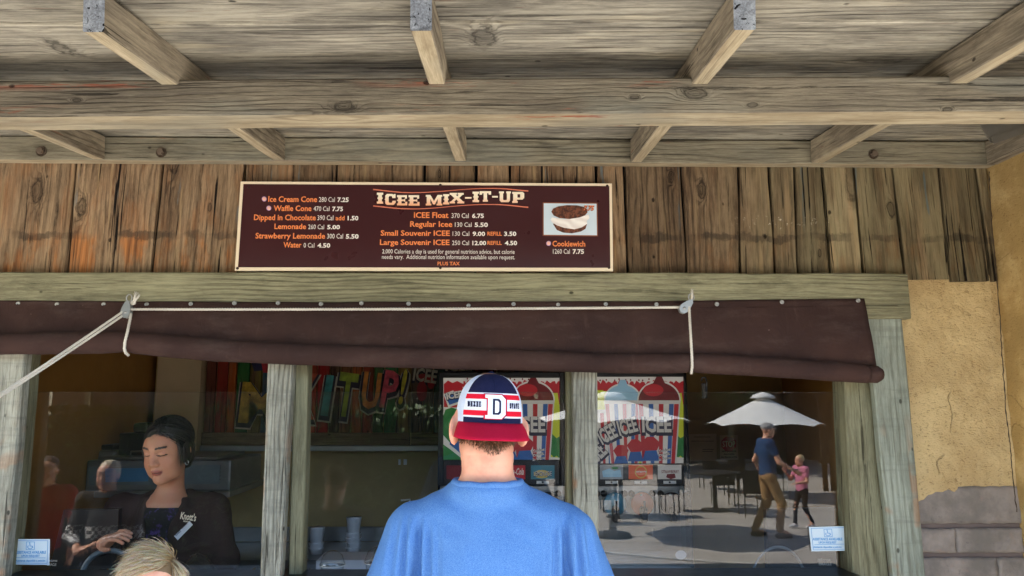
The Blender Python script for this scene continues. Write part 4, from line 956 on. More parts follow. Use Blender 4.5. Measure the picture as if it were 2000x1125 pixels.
for i, (a, b, y) in enumerate(((1356, 1388, 853), (1350, 1394, 861), (1372, 1394, 877), (1372, 1392, 881))): poly('printed_line', [(a, y), (b, y), (b, y + 1), (a, y + 1)], YN - .0008, M['ntext'], nt, .0006)
st = thing('stop_notice', 'tan upright stop notice with a red octagon on the dark inner wall', 'notice', W(1423, 873, YN))
poly('notice_sheet', [(1406, 850), (1441, 850), (1442, 898), (1407, 898)], YN, M['tan'], st, .003)
poly('octagon', ell(1423.5, 867, 15.5, 15.5, 8, 22.5, 382.5), YN - .001, M['stopred'], st)
text('STOP', 1411, 1436, 861, 873, YN - .002, M['cream'], st, .02)
for s_, a, b, y in (('NO BASKETS', 1410, 1438, 883), ('ALLOWED', 1413, 1435, 888.5), ('IN PRODUCTS', 1409, 1439, 894.5)): text(s_, a, b, y - 3.2, y, YN - .001, M['ntext'], st, .05)
dk = thing('wall_bracket', 'small black hook bracket hanging under the blind behind the right window', 'bracket', W(1376, 752, 3.0))
tube('bracket_loop', [W(1370, 744, 3.0), W(1371, 738, 3.0), W(1378, 737, 3.0), W(1380, 745, 3.0), W(1380, 765, 3.0)], .004, M['black'], dk, 8)
box('bracket_body', W(1371, 778, 3.02), W(1381, 748, 3.0), M['black'], dk, .003)

# ------------------------------------------------------------ equipment
def monitor(label, quad_, Y, micro):
    c = W(sum(p[0] for p in quad_) / 4, quad_[2][1], Y)
    t = thing('cash_register_display', label, 'till display', (c.x, Y + .05, .98), 'black till displays on the counter')
    poly('display_shell', quad_, Y, M['black'], t, .03)
    box('display_stand', (c.x - .04, Y + .031, .982), (c.x + .04, Y + .08, c.z + .16), M['black'], t, .004)
    box('display_foot', (c.x - .09, Y - .02, .981), (c.x + .09, Y + .14, .995), M['black'], t, .004)
    (a0, a1, ya, yb2), (b0, b1, yc, yd) = micro
    text('micros', a0, a1, ya, yb2, Y - .001, M['white'], t, .03); text('ORACLE', b0, b1, yc, yd, Y - .001, M['white'], t, .03)
    return t
monitor('black till display beside the cashier, seen from behind through the left window', [(124, 996), (232, 994), (226, 1110), (96, 1114)], 2.98, ((95, 112, 1092, 1097), (92, 110, 1100, 1105)))
monitor('black till display behind the pane at the far right window', [(1496, 994), (1629, 992), (1634, 1112), (1500, 1114)], 2.98, ((1597, 1622, 1090, 1096), (1599, 1624, 1099, 1104)))
M['cable'] = plain('grey_cable', S(92, 104, 110), .4)
for lab, cx, cy, rx, ry, a0, a1 in (('thick grey cable looping up beside the left till display', 215, 1130, 55, 55, 185, 350), ('thin grey cable looping up beside the right till display', 1520, 1150, 55, 82, 185, 355)):
    t = thing('cable_loop', lab, 'cable', W(cx, cy, 2.9))
    tube('cable', [W(x, y, 2.9) for x, y in ell(cx, cy, rx, ry, 20, a0, a1)], .010 if cx < 500 else .005, M['cable'], t, 8)
CT = .98
def cup(label, px, Y, h, r, lean=None, z=CT):
    c = Vector((W(px, 1080, Y).x, Y, z)); t = thing('dome_cup', label, 'cup', c, 'clear domed plastic cups on the counter')
    if lean is None:
        lathe('cup_wall', [(r * .72, .0), (r * .95, h * .7), (r, h * .72)], c, M['clear'], t, 24)
        lathe('dome_lid', [(r * 1.06, h * .72), (r * 1.06, h * .75), (r * .98, h * .80), (r * .8, h * .92), (r * .4, h * .99), (r * .3, h)], c, M['clear'], t, 24)
        tube('lid_rim', [c + Vector((r * 1.07 * math.cos(a), r * 1.07 * math.sin(a), h * .73)) for a in np.linspace(0, 6.2832, 25)], .002, M['white'], t, 5, False)
    return t
cup('clear domed cup standing by the silvered post in the middle window', 650, 2.93, .19, .045)
cup('clear domed cup standing closest to the man in the middle window', 738, 2.94, .20, .048)
cup('clear domed cup half hidden behind the man in blue', 752, 2.99, .20, .048)
def lying(label, px, py, Y, r, tilt):
    c = W(px, py, Y); c.z = CT + r
    t = thing('dome_cup', label, 'cup', c, 'clear domed plastic cups on the counter')
    lathe('cup_wall', [(r * .45, .0), (r, .12), (r, .14)], c + Vector((0, .05, 0)), M['clear'], t, 24, tilt)
    lathe('dome_lid', [(r * .2, -.05), (r * .6, -.045), (r * .95, -.01), (r * 1.05, .0)], c + Vector((0, .05, 0)), M['clear'], t, 24, tilt)
lying('clear domed cup lying on its side left of the middle post', 484, 1090, 2.93, .05, 'Y')
lying('clear stacked cup lying on its side right of the middle post', 600, 1082, 2.94, .055, 'X')
wb = thing('white_carton', 'low white carton on the counter behind the domed cups', 'carton', W(670, 1100, 3.6))
a, b = W(616, 1122, 3.6), W(722, 1094, 3.6); box('carton_body', (a.x, 3.6, CT - .15), (b.x, 3.8, b.z), M['paper'], wb, .004)
box('side_table_top', (a.x - .2, 3.5, CT - .18), (b.x + .5, 3.95, CT - .151), M['steel'], bc, .004)
# white bag shape behind cashier's arm
wg = thing('white_bag', 'crumpled pale plastic bag on the counter beside the cashier', 'bag', W(455, 1090, 3.25))
lathe('bag_body', [(0, 0), (.09, .0), (.10, .05), (.07, .12), (.03, .17), (0, .18)], Vector((W(462, 1080, 3.42).x, 2.96, CT)), M['clear'], wg, 14)
# slow cooker, steel machine, printer on the back counter
EY = 4.0
eqs = box('machine_shelf', (XL + .06, 3.86, W(300, 960, 3.86).z - .03), (W(452, 900, 3.86).x, 4.45, W(300, 960, 3.86).z), M['steel'], bc, .003)
sz = W(300, 960, 3.86).z
sc_ = thing('slow_cooker', 'steel slow cooker with a dark lid at the left of the back counter', 'cooker', (W(180, 900, EY).x, EY + .15, sz))
a, b = W(112, 905, EY), W(228, 880, EY)
box('cooker_body', (a.x, EY, sz), (b.x, EY + .3, b.z), M['steel'], sc_, .02, 3)
box('control_panel', (W(146, 900, EY).x, EY - .006, W(180, 910, EY).z), (W(192, 900, EY).x, EY, W(180, 882, EY).z), M['black'], sc_, .004)
bm = bmesh.new(); add_box(bm, (W(140, 880, EY).x, EY + .02, b.z), (W(218, 880, EY).x, EY + .26, b.z + .028), .013, 3); bm_obj('cooker_lid', bm, M['black'], sc_)
lathe('lid_knob', [(.006, 0), (.006, .012), (.016, .018), (.016, .024), (0, .026)], (W(181, 870, EY).x, EY + .13, b.z + .026), M['black'], sc_, 12)
sm = thing('steel_warmer', 'broad steel counter machine with a blue display strip behind the cashier', 'machine', (W(310, 900, 3.9).x, 4.1, sz))
a, b = W(165, 960, 3.87), W(452, 899, 3.87)
box('machine_body', (a.x, 3.87, sz), (b.x, 4.4, b.z), plain('grey_steel_case', S(116, 116, 116), .4, .6), sm, .01, 2)
o_ = poly('display_strip', [(172, 912), (430, 908), (428, 945), (174, 948)], 3.862, M['cable'], sm, .004)
poly('blue_display', [(205, 915), (290, 914), (289, 940), (206, 942)], 3.858, plain('display_blue', S(60, 120, 160), .3), o_, .003)
lid = box('machine_lid', (W(190, 895, 3.9).x, 3.9, b.z + .001), (W(425, 895, 3.9).x, 4.35, b.z + .018), M['steel'], sm, .006)
tube('lid_handle', [W(254, 893, 3.9), W(256, 882, 3.9), W(284, 881, 3.9), W(286, 892, 3.9)], .005, M['steel'], lid, 6)
for i in range(12): 
    o_ = poly('vent_slot', [(398 + (i % 3) * 12, 915 + (i // 3) * 7), (406 + (i % 3) * 12, 914 + (i // 3) * 7), (406 + (i % 3) * 12, 916 + (i // 3) * 7), (398 + (i % 3) * 12, 917 + (i // 3) * 7)], 3.866, M['blackm'], sm, .003)
pr = thing('receipt_printer', 'black printer with a rounded top standing on the steel machine', 'printer', (W(258, 860, 3.95).x, 4.0, b.z + .018))
box('printer_body', (W(231, 870, 3.97).x, 3.97, b.z + .018), (W(283, 870, 3.97).x, 4.15, W(250, 846, 3.97).z), M['black'], pr, .008, 2)
box('printer_top', (W(252, 870, 3.97).x, 3.99, W(250, 846, 3.97).z), (W(283, 870, 3.97).x, 4.12, W(250, 826, 3.97).z), M['black'], pr, .02, 3)

# clutter on the back counter seen through the middle window
for i, (px, lb) in enumerate(((618, 'short stack of white paper cups left of the domed cups'), (690, 'taller stack of white paper cups between the domed cups'))):
    c = Vector((W(px, 1060, 4.25).x, 4.25, ztop)); t = thing('paper_cup_stack', lb, 'cup stack', c, 'stacks of white paper cups on the back counter')
    for k in range(3 + 2 * i): lathe('paper_cup', [(.032, 0), (.042, .085 if k == 2 + 2 * i else .03), (.044, .088 if k == 2 + 2 * i else .032)], c + Vector((0, 0, .026 * k)), M['paper'], t, 16)
t = thing('syrup_bottle', 'dark pump bottle on the back counter near the drink machines', 'bottle', (W(800, 1000, 4.3).x, 4.3, ztop))
c = Vector((W(800, 1000, 4.3).x, 4.3, ztop)); lathe('bottle_body', [(0, 0), (.04, 0), (.042, .16), (.018, .20), (.014, .23)], c, M['darknail'], t, 18); tube('pump_spout', [c + Vector((0, 0, .23)), c + Vector((0, 0, .28)), c + Vector((-.05, 0, .275))], .006, M['white'], t, 8)
t = thing('wall_socket', 'white socket plate on the tan wall under the metal shelf', 'socket', W(785, 900, YB))
box('socket_plate', W(778, 908, YB - .004), W(783, 897, YB), M['paper'], t, .001); box('socket_plate', W(788, 908, YB - .004), W(795, 897, YB), M['paper'], t, .001)
# ------------------------------------------------------------ people: smooth-union bodies meshed by surface nets
class Field:
    def __init__(s, lo, hi, h):
        s.lo = np.array(lo, float); s.h = h; s.n = np.ceil((np.array(hi) - s.lo) / h).astype(int) + 1
        s.f = np.full(s.n, .3, np.float32)
    def sub(s, lo, hi):
        i0 = np.maximum(0, np.floor((lo - s.lo) / s.h).astype(int)); i1 = np.minimum(s.n, np.ceil((hi - s.lo) / s.h).astype(int) + 1)
        if (i1 <= i0).any(): return None, None
        sl = tuple(slice(a, b) for a, b in zip(i0, i1))
        g = np.meshgrid(*[s.lo[k] + s.h * np.arange(i0[k], i1[k]) for k in range(3)], indexing='ij')
        return sl, np.stack(g, -1).astype(np.float32)
    def add(s, pr):
        typ = pr[0]
        if typ in ('c', '-c'):
            _, a, b, ra, rb, k = pr; a = np.array(a, float); b = np.array(b, float); m = max(ra, rb) + k + .02
            sl, p = s.sub(np.minimum(a, b) - m, np.maximum(a, b) + m)
            if sl is None: return
            ab = b - a; t = np.clip(((p - a) @ ab) / max(1e-9, ab @ ab), 0, 1)
            d = np.linalg.norm(p - a - t[..., None] * ab, axis=-1) - (ra + (rb - ra) * t)
        else:
            _, c, r, Rm, k = pr; c = np.array(c, float); r = np.array(r, float); m = r.max() + k + .02
            sl, p = s.sub(c - m, c + m)
            if sl is None: return
            q = (p - c) @ (np.array(Rm) if Rm is not None else np.eye(3))
            k0 = np.linalg.norm(q / r, axis=-1); k1 = np.linalg.norm(q / (r * r), axis=-1)
            d = k0 * (k0 - 1) / np.maximum(k1, 1e-6)
        f = s.f[sl]
        if typ.startswith('-'):
            d = -d; h = np.clip(.5 + .5 * (d - f) / k, 0, 1); s.f[sl] = f * (1 - h) + d * h + k * h * (1 - h)
        else:
            h = np.clip(.5 + .5 * (f - d) / k, 0, 1); s.f[sl] = f * (1 - h) + d * h - k * h * (1 - h)
    def mesh(s):
        f = s.f; f[0] = f[-1] = .1; f[:, 0] = f[:, -1] = .1; f[:, :, 0] = f[:, :, -1] = .1
        ins = f < 0; n = s.n
        cnt = np.zeros(n - 1, np.int8); offs = [(i, j, k) for i in (0, 1) for j in (0, 1) for k in (0, 1)]
        for o in offs: cnt += ins[o[0]:n[0] - 1 + o[0], o[1]:n[1] - 1 + o[1], o[2]:n[2] - 1 + o[2]]
        I = np.argwhere((cnt > 0) & (cnt < 8)); N = len(I)
        C = np.stack([f[I[:, 0] + o[0], I[:, 1] + o[1], I[:, 2] + o[2]] for o in offs], 1)
        pos = np.zeros((N, 3)); w = np.zeros(N)
        for a in range(8):
            for b in range(a + 1, 8):
                oa, ob = np.array(offs[a]), np.array(offs[b])
                if abs(oa - ob).sum() != 1: continue
                cr = (C[:, a] < 0) != (C[:, b] < 0); t = np.where(cr, C[:, a] / np.where(cr, C[:, a] - C[:, b], 1), 0)
                pos += cr[:, None] * (oa + t[:, None] * (ob - oa)); w += cr
        V = s.lo + s.h * (I + pos / w[:, None])
        vid = np.full(n - 1, -1, np.int64); vid[I[:, 0], I[:, 1], I[:, 2]] = np.arange(N)
        F = []
        for d in range(3):
            u, v = (d + 1) % 3, (d + 2) % 3
            sa = [slice(0, m) for m in n]; sb = [slice(0, m) for m in n]; sa[d] = slice(0, n[d] - 1); sb[d] = slice(1, n[d])
            A = ins[tuple(sa)]; B = ins[tuple(sb)]
            for flip, msk in ((0, A & ~B), (1, ~A & B)):
                E_ = np.argwhere(msk)
                if not len(E_): continue
                E_ = E_[(E_[:, u] > 0) & (E_[:, v] > 0)]
                def g(du, dv):
                    q = E_.copy(); q[:, u] -= du; q[:, v] -= dv; return vid[q[:, 0], q[:, 1], q[:, 2]]
                Q = np.stack([g(1, 1), g(0, 1), g(0, 0), g(1, 0)], 1)
                F.append(Q[:, ::-1] if flip else Q)
        F = np.concatenate(F); F = F[(F >= 0).all(1)]
        return V, F
def body_mesh(name, prims, h, mat, parent, disp=None, colf=None, xform=None, smooth_it=1):
    P = []
    for p in prims:
        if p[0] == 'c': m = max(p[3], p[4]); P += [np.array(p[1]) - m, np.array(p[2]) - m, np.array(p[1]) + m, np.array(p[2]) + m]
        elif p[0] == 'e': P += [np.array(p[1]) - max(p[2]), np.array(p[1]) + max(p[2])]
    P = np.array(P); fl = Field(P.min(0) - .02, P.max(0) + .02, h)
    for p in prims: fl.add(p)
    V, F = fl.mesh()
    for _ in range(smooth_it):
        acc = np.zeros_like(V); w = np.zeros(len(V))
        for a in range(4):
            b = (a + 1) % 4; np.add.at(acc, F[:, a], V[F[:, b]]); np.add.at(w, F[:, a], 1); np.add.at(acc, F[:, b], V[F[:, a]]); np.add.at(w, F[:, b], 1)
        V = V * .5 + acc / np.maximum(w, 1)[:, None] * .5
    if disp is not None:
        nrm = np.zeros_like(V); e1 = V[F[:, 2]] - V[F[:, 0]]; e2 = V[F[:, 3]] - V[F[:, 1]]; fn = np.cross(e1, e2)
        for a in range(4): np.add.at(nrm, F[:, a], fn)
        nrm /= np.maximum(np.linalg.norm(nrm, axis=1), 1e-12)[:, None]
        V = V + nrm * np.array([disp(v) for v in V])[:, None]
    cols_ = colf(V) if colf is not None else None
    if xform is not None: V = np.array([xform @ Vector(v) for v in V])
    me = bpy.data.meshes.new(name); loc = (V.min(0) + V.max(0)) / 2
    me.vertices.add(len(V)); me.vertices.foreach_set('co', (V - loc).astype(np.float32).ravel())
    me.loops.add(len(F) * 4); me.loops.foreach_set('vertex_index', F.astype(np.int32).ravel())
    me.polygons.add(len(F)); me.polygons.foreach_set('loop_start', np.arange(0, len(F) * 4, 4, dtype=np.int32)); me.polygons.foreach_set('loop_total', np.full(len(F), 4, np.int32))
    me.update(calc_edges=True); me.validate(); me.polygons.foreach_set('use_smooth', [True] * len(me.polygons))
    if cols_ is not None:
        at = me.color_attributes.new('Col', 'FLOAT_COLOR', 'POINT'); at.data.foreach_set('color', cols_.astype(np.float32).ravel())
    me.materials.append(mat); o = bpy.data.objects.new(name, me); o.location = loc; link(o)
    return child(o, parent)
def skinm(name):
    t = NT(name); a = t.n('VertexColor', layer_name='Col').outputs[0]; co = t.n('TexCoord').outputs['Object']
    c = t.mix(t.math('MULTIPLY', t.step(t.noise(co, 26, 5), .45, .75), .28), a, S(190, 92, 74))
    t.fin(c, .5, t.bump(t.noise(co, 300, 3), .15, .002))
    t.b.inputs['Subsurface Weight'].default_value = .12; t.b.inputs['Subsurface Radius'].default_value = (.012, .005, .003); t.b.inputs['Subsurface Scale'].default_value = .6
    return t.m
M['skin'] = skinm('skin')
def cloth(name, a, b, heather=.5, bump=.25, sc_=260, rough=.9):
    t = NT(name); co = t.n('TexCoord').outputs['Object']
    v = t.noise(t.mapv(co, (1, 1, 2.6)), sc_, 3, .6); v2 = t.noise(co, 8, 4)
    c = t.mix(t.math('MULTIPLY', t.step(v, .38, .64), heather, clamp=True), a, b)
    c = t.mix(t.math('MULTIPLY', t.step(v2, .5, .8), .2), c, b)
    h = t.math('ADD', v, t.math('MULTIPLY', t.noise(co, 18, 4), 3.0))
    return t.fin(c, rough, t.bump(h, bump, .0025), spec=.15)
def E3(): return np.eye(3)
def T3(m4, p): return tuple(m4 @ Vector(p))
def RM(m4): return np.array(m4.to_3x3().normalized())
def head_prims(m, s=1.0, face=True, ears=True):
    r = RM(m); out = []
    def e(c, rad, k=.012, neg=False): out.append(('-e' if neg else 'e', T3(m, [v * s for v in c]), tuple(x * s for x in rad), r, k * s))
    def c(a, b, ra, rb, k=.01): out.append(('c', T3(m, [v * s for v in a]), T3(m, [v * s for v in b]), ra * s, rb * s, k * s))
    e((0, -.012, .045), (.074, .092, .086), .02); e((0, .022, -.018), (.060, .066, .086), .03); e((0, .030, .040), (.064, .062, .052), .03)
    e((0, .064, -.084), (.024, .022, .020), .03)
    for q in (-1, 1):
        e((q * .040, .048, -.024), (.026, .030, .034), .02); e((q * .044, .020, -.064), (.020, .035, .024), .03)
    if face:
        c((0, .082, .036), (0, .100, -.006), .0075, .0115, .014); e((0, .102, -.012), (.0125, .012, .010), .006)
        for q in (-1, 1):
            e((q * .013, .094, -.016), (.009, .010, .008), .006); e((q * .031, .094, .024), (.017, .010, .010), .010, True)
            e((q * .031, .0765, .0225), (.0165, .0135, .0115), .003); c((q * .014, .090, .044), (q * .046, .080, .047), .006, .005, .010)
        e((0, .086, -.0445), (.022, .0105, .0058), .004); e((0, .084, -.0545), (.019, .0105, .0068), .004); e((0, .082, -.036), (.012, .012, .010), .012)
    if ears:
        for q in (-1, 1): e((q * .077, -.012, .004), (.009, .019, .032), .008); e((q * .083, -.006, .002), (.006, .010, .020), .004, True); e((q * .081, -.02, .012), (.008, .012, .022), .006)
    return out
def face_cols(V, minv, s, skin, lip, brow, dark=(.02, .014, .012), hairf=None):
    A = np.ones((len(V), 4)); A[:, :3] = skin[:3]
    P = np.array([minv @ Vector(v) for v in V]) / s
    x, y, z = np.abs(P[:, 0]), P[:, 1], P[:, 2]
    fr = y > .060
    ck = np.exp(-((x - .042) ** 2 + (z + .012) ** 2) / .0006) * fr * .35
    A[:, :3] = A[:, :3] * (1 - ck[:, None]) + np.array([skin[0] * 1.02, skin[1] * .72, skin[2] * .70]) * ck[:, None]
    lp = fr & (((P[:, 0] / .0245) ** 2 + ((z + .0495) / .0115) ** 2) < 1); A[lp, :3] = lip[:3]
    ml = fr & (x < .022) & (np.abs(z + .0495) < .0016); A[ml, :3] = np.array(lip[:3]) * .35
    bz = .0465 + .10 * (x - .014) - 4.0 * (x - .03) ** 2
    br = fr & (x > .013) & (x < .052) & (np.abs(z - bz) < .0042 - .05 * np.clip(x - .035, 0, 1)); A[br, :3] = brow[:3]
    el = fr & (((x - .031) / .018) ** 2 < 1) & (np.abs(z - (.0165 + 9 * (x - .031) ** 2)) < .0022); A[el, :3] = dark
    if hairf is not None: hairf(A, P)
    return A
def hand_prims(wrist, fdir, pn, s=1.0, curl=.5, side=1):
    """palm plus four unequal fingers and a thumb; fdir along fingers, pn out of the palm"""
    wv = Vector(wrist); f = Vector(fdir).normalized(); n = Vector(pn); n = (n - f * n.dot(f)).normalized(); x = f.cross(n) * side
    out = [('e', tuple(wv + f * .045 * s), (.038 * s, .046 * s, .014 * s), np.array(Matrix((x, f, n)).transposed()), .01)]
    out.append(('c', tuple(wv), tuple(wv + f * .03 * s), .024 * s, .026 * s, .012))
    for i, (off, ln) in enumerate(((-.028, .066), (-.009, .076), (.010, .071), (.028, .056))):
        p = wv + f * .082 * s + x * off * s; d = (f + x * off * 2.2).normalized(); r = .0090 * s; a = curl * .55
        for j, q in enumerate((.45, .32, .23)):
            d = (d * math.cos(a) + n * math.sin(a)).normalized(); p2 = p + d * ln * q * s
            out.append(('c', tuple(p), tuple(p2), r, r * .92, .003)); p = p2; r *= .92; a = curl * .8
    p = wv + f * .025 * s - x * .028 * s
    for d, ln, r in ((f * .6 - x * .75 + n * .25, .034, .0115), (f * .85 - x * .35 + n * .35, .028, .0100), (f * .95 - x * .1 + n * .35, .022, .009)):
        p2 = p + d.normalized() * ln * s; out.append(('c', tuple(p), tuple(p2), r * s, r * s * .94, .004)); p = p2
    return out

# generic figure; joints in metres for a 1.75 m adult facing +Y
BASE = dict(head=(0, .02, 1.625), neck=(0, -.01, 1.47), chest=(0, 0, 1.27), belly=(0, .01, 1.08), pelvis=(0, 0, .95),
            shL=(-.185, 0, 1.43), shR=(.185, 0, 1.43), elL=(-.235, -.02, 1.14), elR=(.235, -.02, 1.14), wrL=(-.25, .05, .90), wrR=(.25, .05, .90),
            hiL=(-.09, 0, .92), hiR=(.09, 0, .92), knL=(-.10, .02, .50), knR=(.10, .02, .50), anL=(-.11, -.02, .09), anR=(.11, -.02, .09))
def figure(label, loc, ang, H=1.75, pose=None, wide=1.0, skin=S(214, 160, 130), top=None, bottom=None, shoes=None, hair=None, hairprims=None, sleeve=.55, h=.011, headyaw=0, headpitch=0, dispf=None, group=None, fine=None, name='person', browc=S(60, 40, 28), legfill=1.0, hscale=1.0):
    s = H / 1.75; J = {k: np.array(v, float) for k, v in BASE.items()}
    for k, v in (pose or {}).items(): J[k] = np.array(v, float)
    J = {k: v * s for k, v in J.items()}
    t = thing(name, label, 'person', loc, group); t.rotation_euler = (0, 0, ang)
    X = Matrix.Translation(Vector(loc)) @ Matrix.Rotation(ang, 4, 'Z')
    kid = H < 1.45; hs = hscale * (.93 if kid else 1.0) * (s if not kid else max(s, .84))
    hm = Matrix.Translation(Vector(J['head']) + Vector((0, 0, -.01))) @ Matrix.Rotation(R(headyaw), 4, 'Z') @ Matrix.Rotation(R(-headpitch), 4, 'X')
    w = wide * s
    def P(k): return tuple(J[k])
    def lp(a, b, q): return tuple(J[a] * (1 - q) + J[b] * q)
    def torso(e):
        return [('e', P('chest'), (.165 * w + e, .112 * w + e, .20 * s + e), None, .05), ('e', P('belly'), (.150 * w + e, .108 * w + e, .16 * s + e), None, .05), ('e', P('pelvis'), (.158 * w + e, .112 * w + e, .12 * s + e), None, .05),
                ('c', tuple(J['neck'] + np.array((0, 0, -.03 * s))), P('shL'), .05 * s + e, .066 * w + e, .05), ('c', tuple(J['neck'] + np.array((0, 0, -.03 * s))), P('shR'), .05 * s + e, .066 * w + e, .05)]
    sk = head_prims(hm, hs) + [('c', tuple(hm @ Vector((0, -.02, -.05))), tuple(J['neck'] + np.array((0, 0, -.03 * s))), .050 * s * (1.0 if kid else 1.08), .058 * s * wide, .03)] + torso(-.004)
    for q in 'LR':
        sk += [('c', P('sh' + q), P('el' + q), .050 * w, .040 * s, .03), ('c', P('el' + q), P('wr' + q), .039 * s, .026 * s, .02), ('c', P('hi' + q), P('kn' + q), .080 * w, .052 * s, .03), ('c', P('kn' + q), P('an' + q), .052 * s, .034 * s, .02), ('c', P('an' + q), tuple(J['an' + q] + np.array((0, .13 * s, -.045 * s))), .034 * s, .026 * s, .02)]
        d = J['wr' + q] - J['el' + q]; sk += hand_prims(P('wr' + q), d, (1 if q == 'L' else -1, .2, 0) if abs(d[2]) > .12 else (0, 0, -1), s * (1.0 if not kid else 1.05), .35, 1 if q == 'L' else -1)
    mi = hm.inverted()
    body_mesh('body', sk, fine or h * .7, M['skin'], t, colf=lambda V: face_cols(V, mi, hs, skin, S(190, 100, 96), browc), xform=X)
    sh = torso(.010)
    for q in 'LR': sh += [('c', P('sh' + q), lp('sh' + q, 'el' + q, min(1, sleeve)), .062 * w, .058 * s, .03)]
    if sleeve > 1:
        for q in 'LR': sh += [('c', lp('sh' + q, 'el' + q, .9), P('el' + q), .057 * s, .052 * s, .03), ('c', P('el' + q), lp('el' + q, 'wr' + q, sleeve - 1), .052 * s, .040 * s, .02)]
    dp = dispf or (lambda v: .006 * mnoise.noise(Vector(v) * 9) + .003 * mnoise.noise(Vector(v) * 24))
    so = body_mesh('shirt', sh, h, top, t, disp=dp, xform=X)
    tr = [('e', tuple(J['pelvis'] - np.array((0, 0, .03 * s))), (.166 * w, .122 * w, .11 * s), None, .04)]
    for q in 'LR': tr += [('c', P('hi' + q), P('kn' + q), .092 * w, .070 * s * legfill, .03), ('c', P('kn' + q), tuple(J['an' + q] + np.array((0, 0, .02))), .068 * s * legfill, .056 * s * legfill, .03)]
    body_mesh('trousers', tr, h, bottom, t, disp=dp, xform=X)
    for q in 'LR':
        a = J['an' + q]; body_mesh('shoe', [('c', (a[0], a[1] - .03 * s, .045), (a[0], a[1] + .04 * s, .05), .044 * s, .044 * s, .02), ('c', (a[0], a[1] + .02 * s, .042), (a[0], a[1] + .16 * s, .036), .044 * s, .034 * s, .02)], h * .8, shoes, t, xform=X)
    if hair is not None:
        hp = [(p[0],) + (tuple(hm @ Vector([c * hs for c in p[1]])),) + ((tuple(x * hs for x in p[2]), RM(hm), .01) if p[0] in ('e', '-e') else (tuple(hm @ Vector([c * hs for c in p[2]])), p[3] * hs, p[4] * hs, .01)) for p in (hairprims or [('e', (0, -.022, .055), (.082, .096, .088)), ('-e', (0, .085, -.01), (.075, .06, .075)), ('-e', (0, .0, -.09), (.12, .12, .06))])]
        body_mesh('hair', hp, h * .55, hair, t, xform=X, disp=lambda v: .003 * mnoise.noise(Vector((v[0] * 90, v[1] * 20, v[2] * 20))))
    return t, X, J, hm, hs

def hairm(name, root, mid, tip):
    t = NT(name); a = t.n('VertexColor', layer_name='Col').outputs[0]
    t.fin(t.mix(.0, a, mid), .42); t.b.inputs['Anisotropic'].default_value = .5; return t.m


M['hairv'] = hairm('hair_strands', None, S(200, 180, 140), None)
rs = random.Random(11)
def strand_hair(name, parent, N, gen, width, mat, segs=5):
    V = []; F = []; C = []
    for _ in range(N):
        r = gen()
        if r is None: continue
        pts, c0, c1 = r; o = len(V)
        side = (Vector(pts[1]) - Vector(pts[0])).cross(Vector((rs.uniform(-1, 1), rs.uniform(-1, 1), rs.uniform(-1, 1)))).normalized()
        for i, p in enumerate(pts):
            w_ = width * (1 - (i / (len(pts) - 1)) ** 2 * .92) * .5; V += [p - side * w_, p + side * w_]; f = i / (len(pts) - 1); cc = [a * (1 - f) + b * f for a, b in zip(c0, c1)]; C += [cc, cc]
        for i in range(len(pts) - 1): F.append((o + 2 * i, o + 2 * i + 1, o + 2 * i + 3, o + 2 * i + 2))
    ob = mesh_obj(name, V, F, mat, parent, smooth=True)
    at = ob.data.color_attributes.new('Col', 'FLOAT_COLOR', 'POINT'); at.data.foreach_set('color', np.array([[*c[:3], 1] for c in C], np.float32).ravel())
    return ob
# ------------------------------------------------------------ the customer in blue, seen from behind
M['blue'] = cloth('heathered_blue_jersey', S(62, 110, 174), S(114, 154, 202), .8, .12, 520)
M['jeans'] = cloth('dark_denim', S(44, 54, 78), S(70, 82, 108), .5)
M['shoe'] = plain('dark_shoe', S(40, 38, 38), .6); M['whiteshoe'] = plain('white_shoe', S(210, 210, 210), .6)
cx = W(952, 900, 1.93).x
CB = Vector((cx, 1.95, 0))
man = thing('person', 'broad man in a heathered blue shirt and red brimmed cap seen from behind', 'person', CB)
XM = Matrix.Translation(CB)
hm = Matrix.Translation((.0, .0, 1.668)) @ Matrix.Rotation(R(8), 4, 'Z') @ Matrix.Rotation(R(2), 4, 'Y') @ Matrix.Rotation(R(-6), 4, 'X')
HS = 1.0
SHL, SHR = (-.190, 0, 1.395), (.203, 0, 1.390); ELL, ELR = (-.278, -.03, 1.13), (.296, -.03, 1.13); WRL, WRR = (-.16, .23, 1.06), (.17, .23, 1.06)
def man_torso(e):
    return [('e', (0, -.005, 1.24), (.186 + e, .135 + e, .21 + e), None, .06), ('e', (0, .02, 1.04), (.184 + e, .145 + e, .17 + e), None, .06), ('e', (0, 0, .94), (.185 + e, .135 + e, .13 + e), None, .05),
            ('c', (-.02, -.015, 1.472), (-.17, -.01, 1.398), .064 + e, .068 + e, .05), ('c', (.02, -.015, 1.472), (.185, -.01, 1.392), .064 + e, .068 + e, .05), ('e', (0, -.015, 1.36), (.175 + e, .10 + e, .11 + e), None, .06)]
sk = head_prims(hm, HS) + [('c', (.0, -.03, 1.60), (0, -.014, 1.485), .063, .064, .03), ('e', (0, -.045, 1.58), (.054, .038, .07), None, .03), ('c', (.02, -.02, 1.50), (.10, -.01, 1.455), .05, .03, .03), ('c', (-.02, -.02, 1.50), (-.10, -.01, 1.455), .05, .03, .03)] + man_torso(-.018)
for sh_, el_, wr_, q in ((SHL, ELL, WRL, 1), (SHR, ELR, WRR, -1)):
    sk += [('c', sh_, el_, .050, .046, .03), ('c', el_, wr_, .047, .031, .02)] + hand_prims(wr_, Vector(wr_) - Vector(el_), (0, 0, -1), 1.05, .3, q)
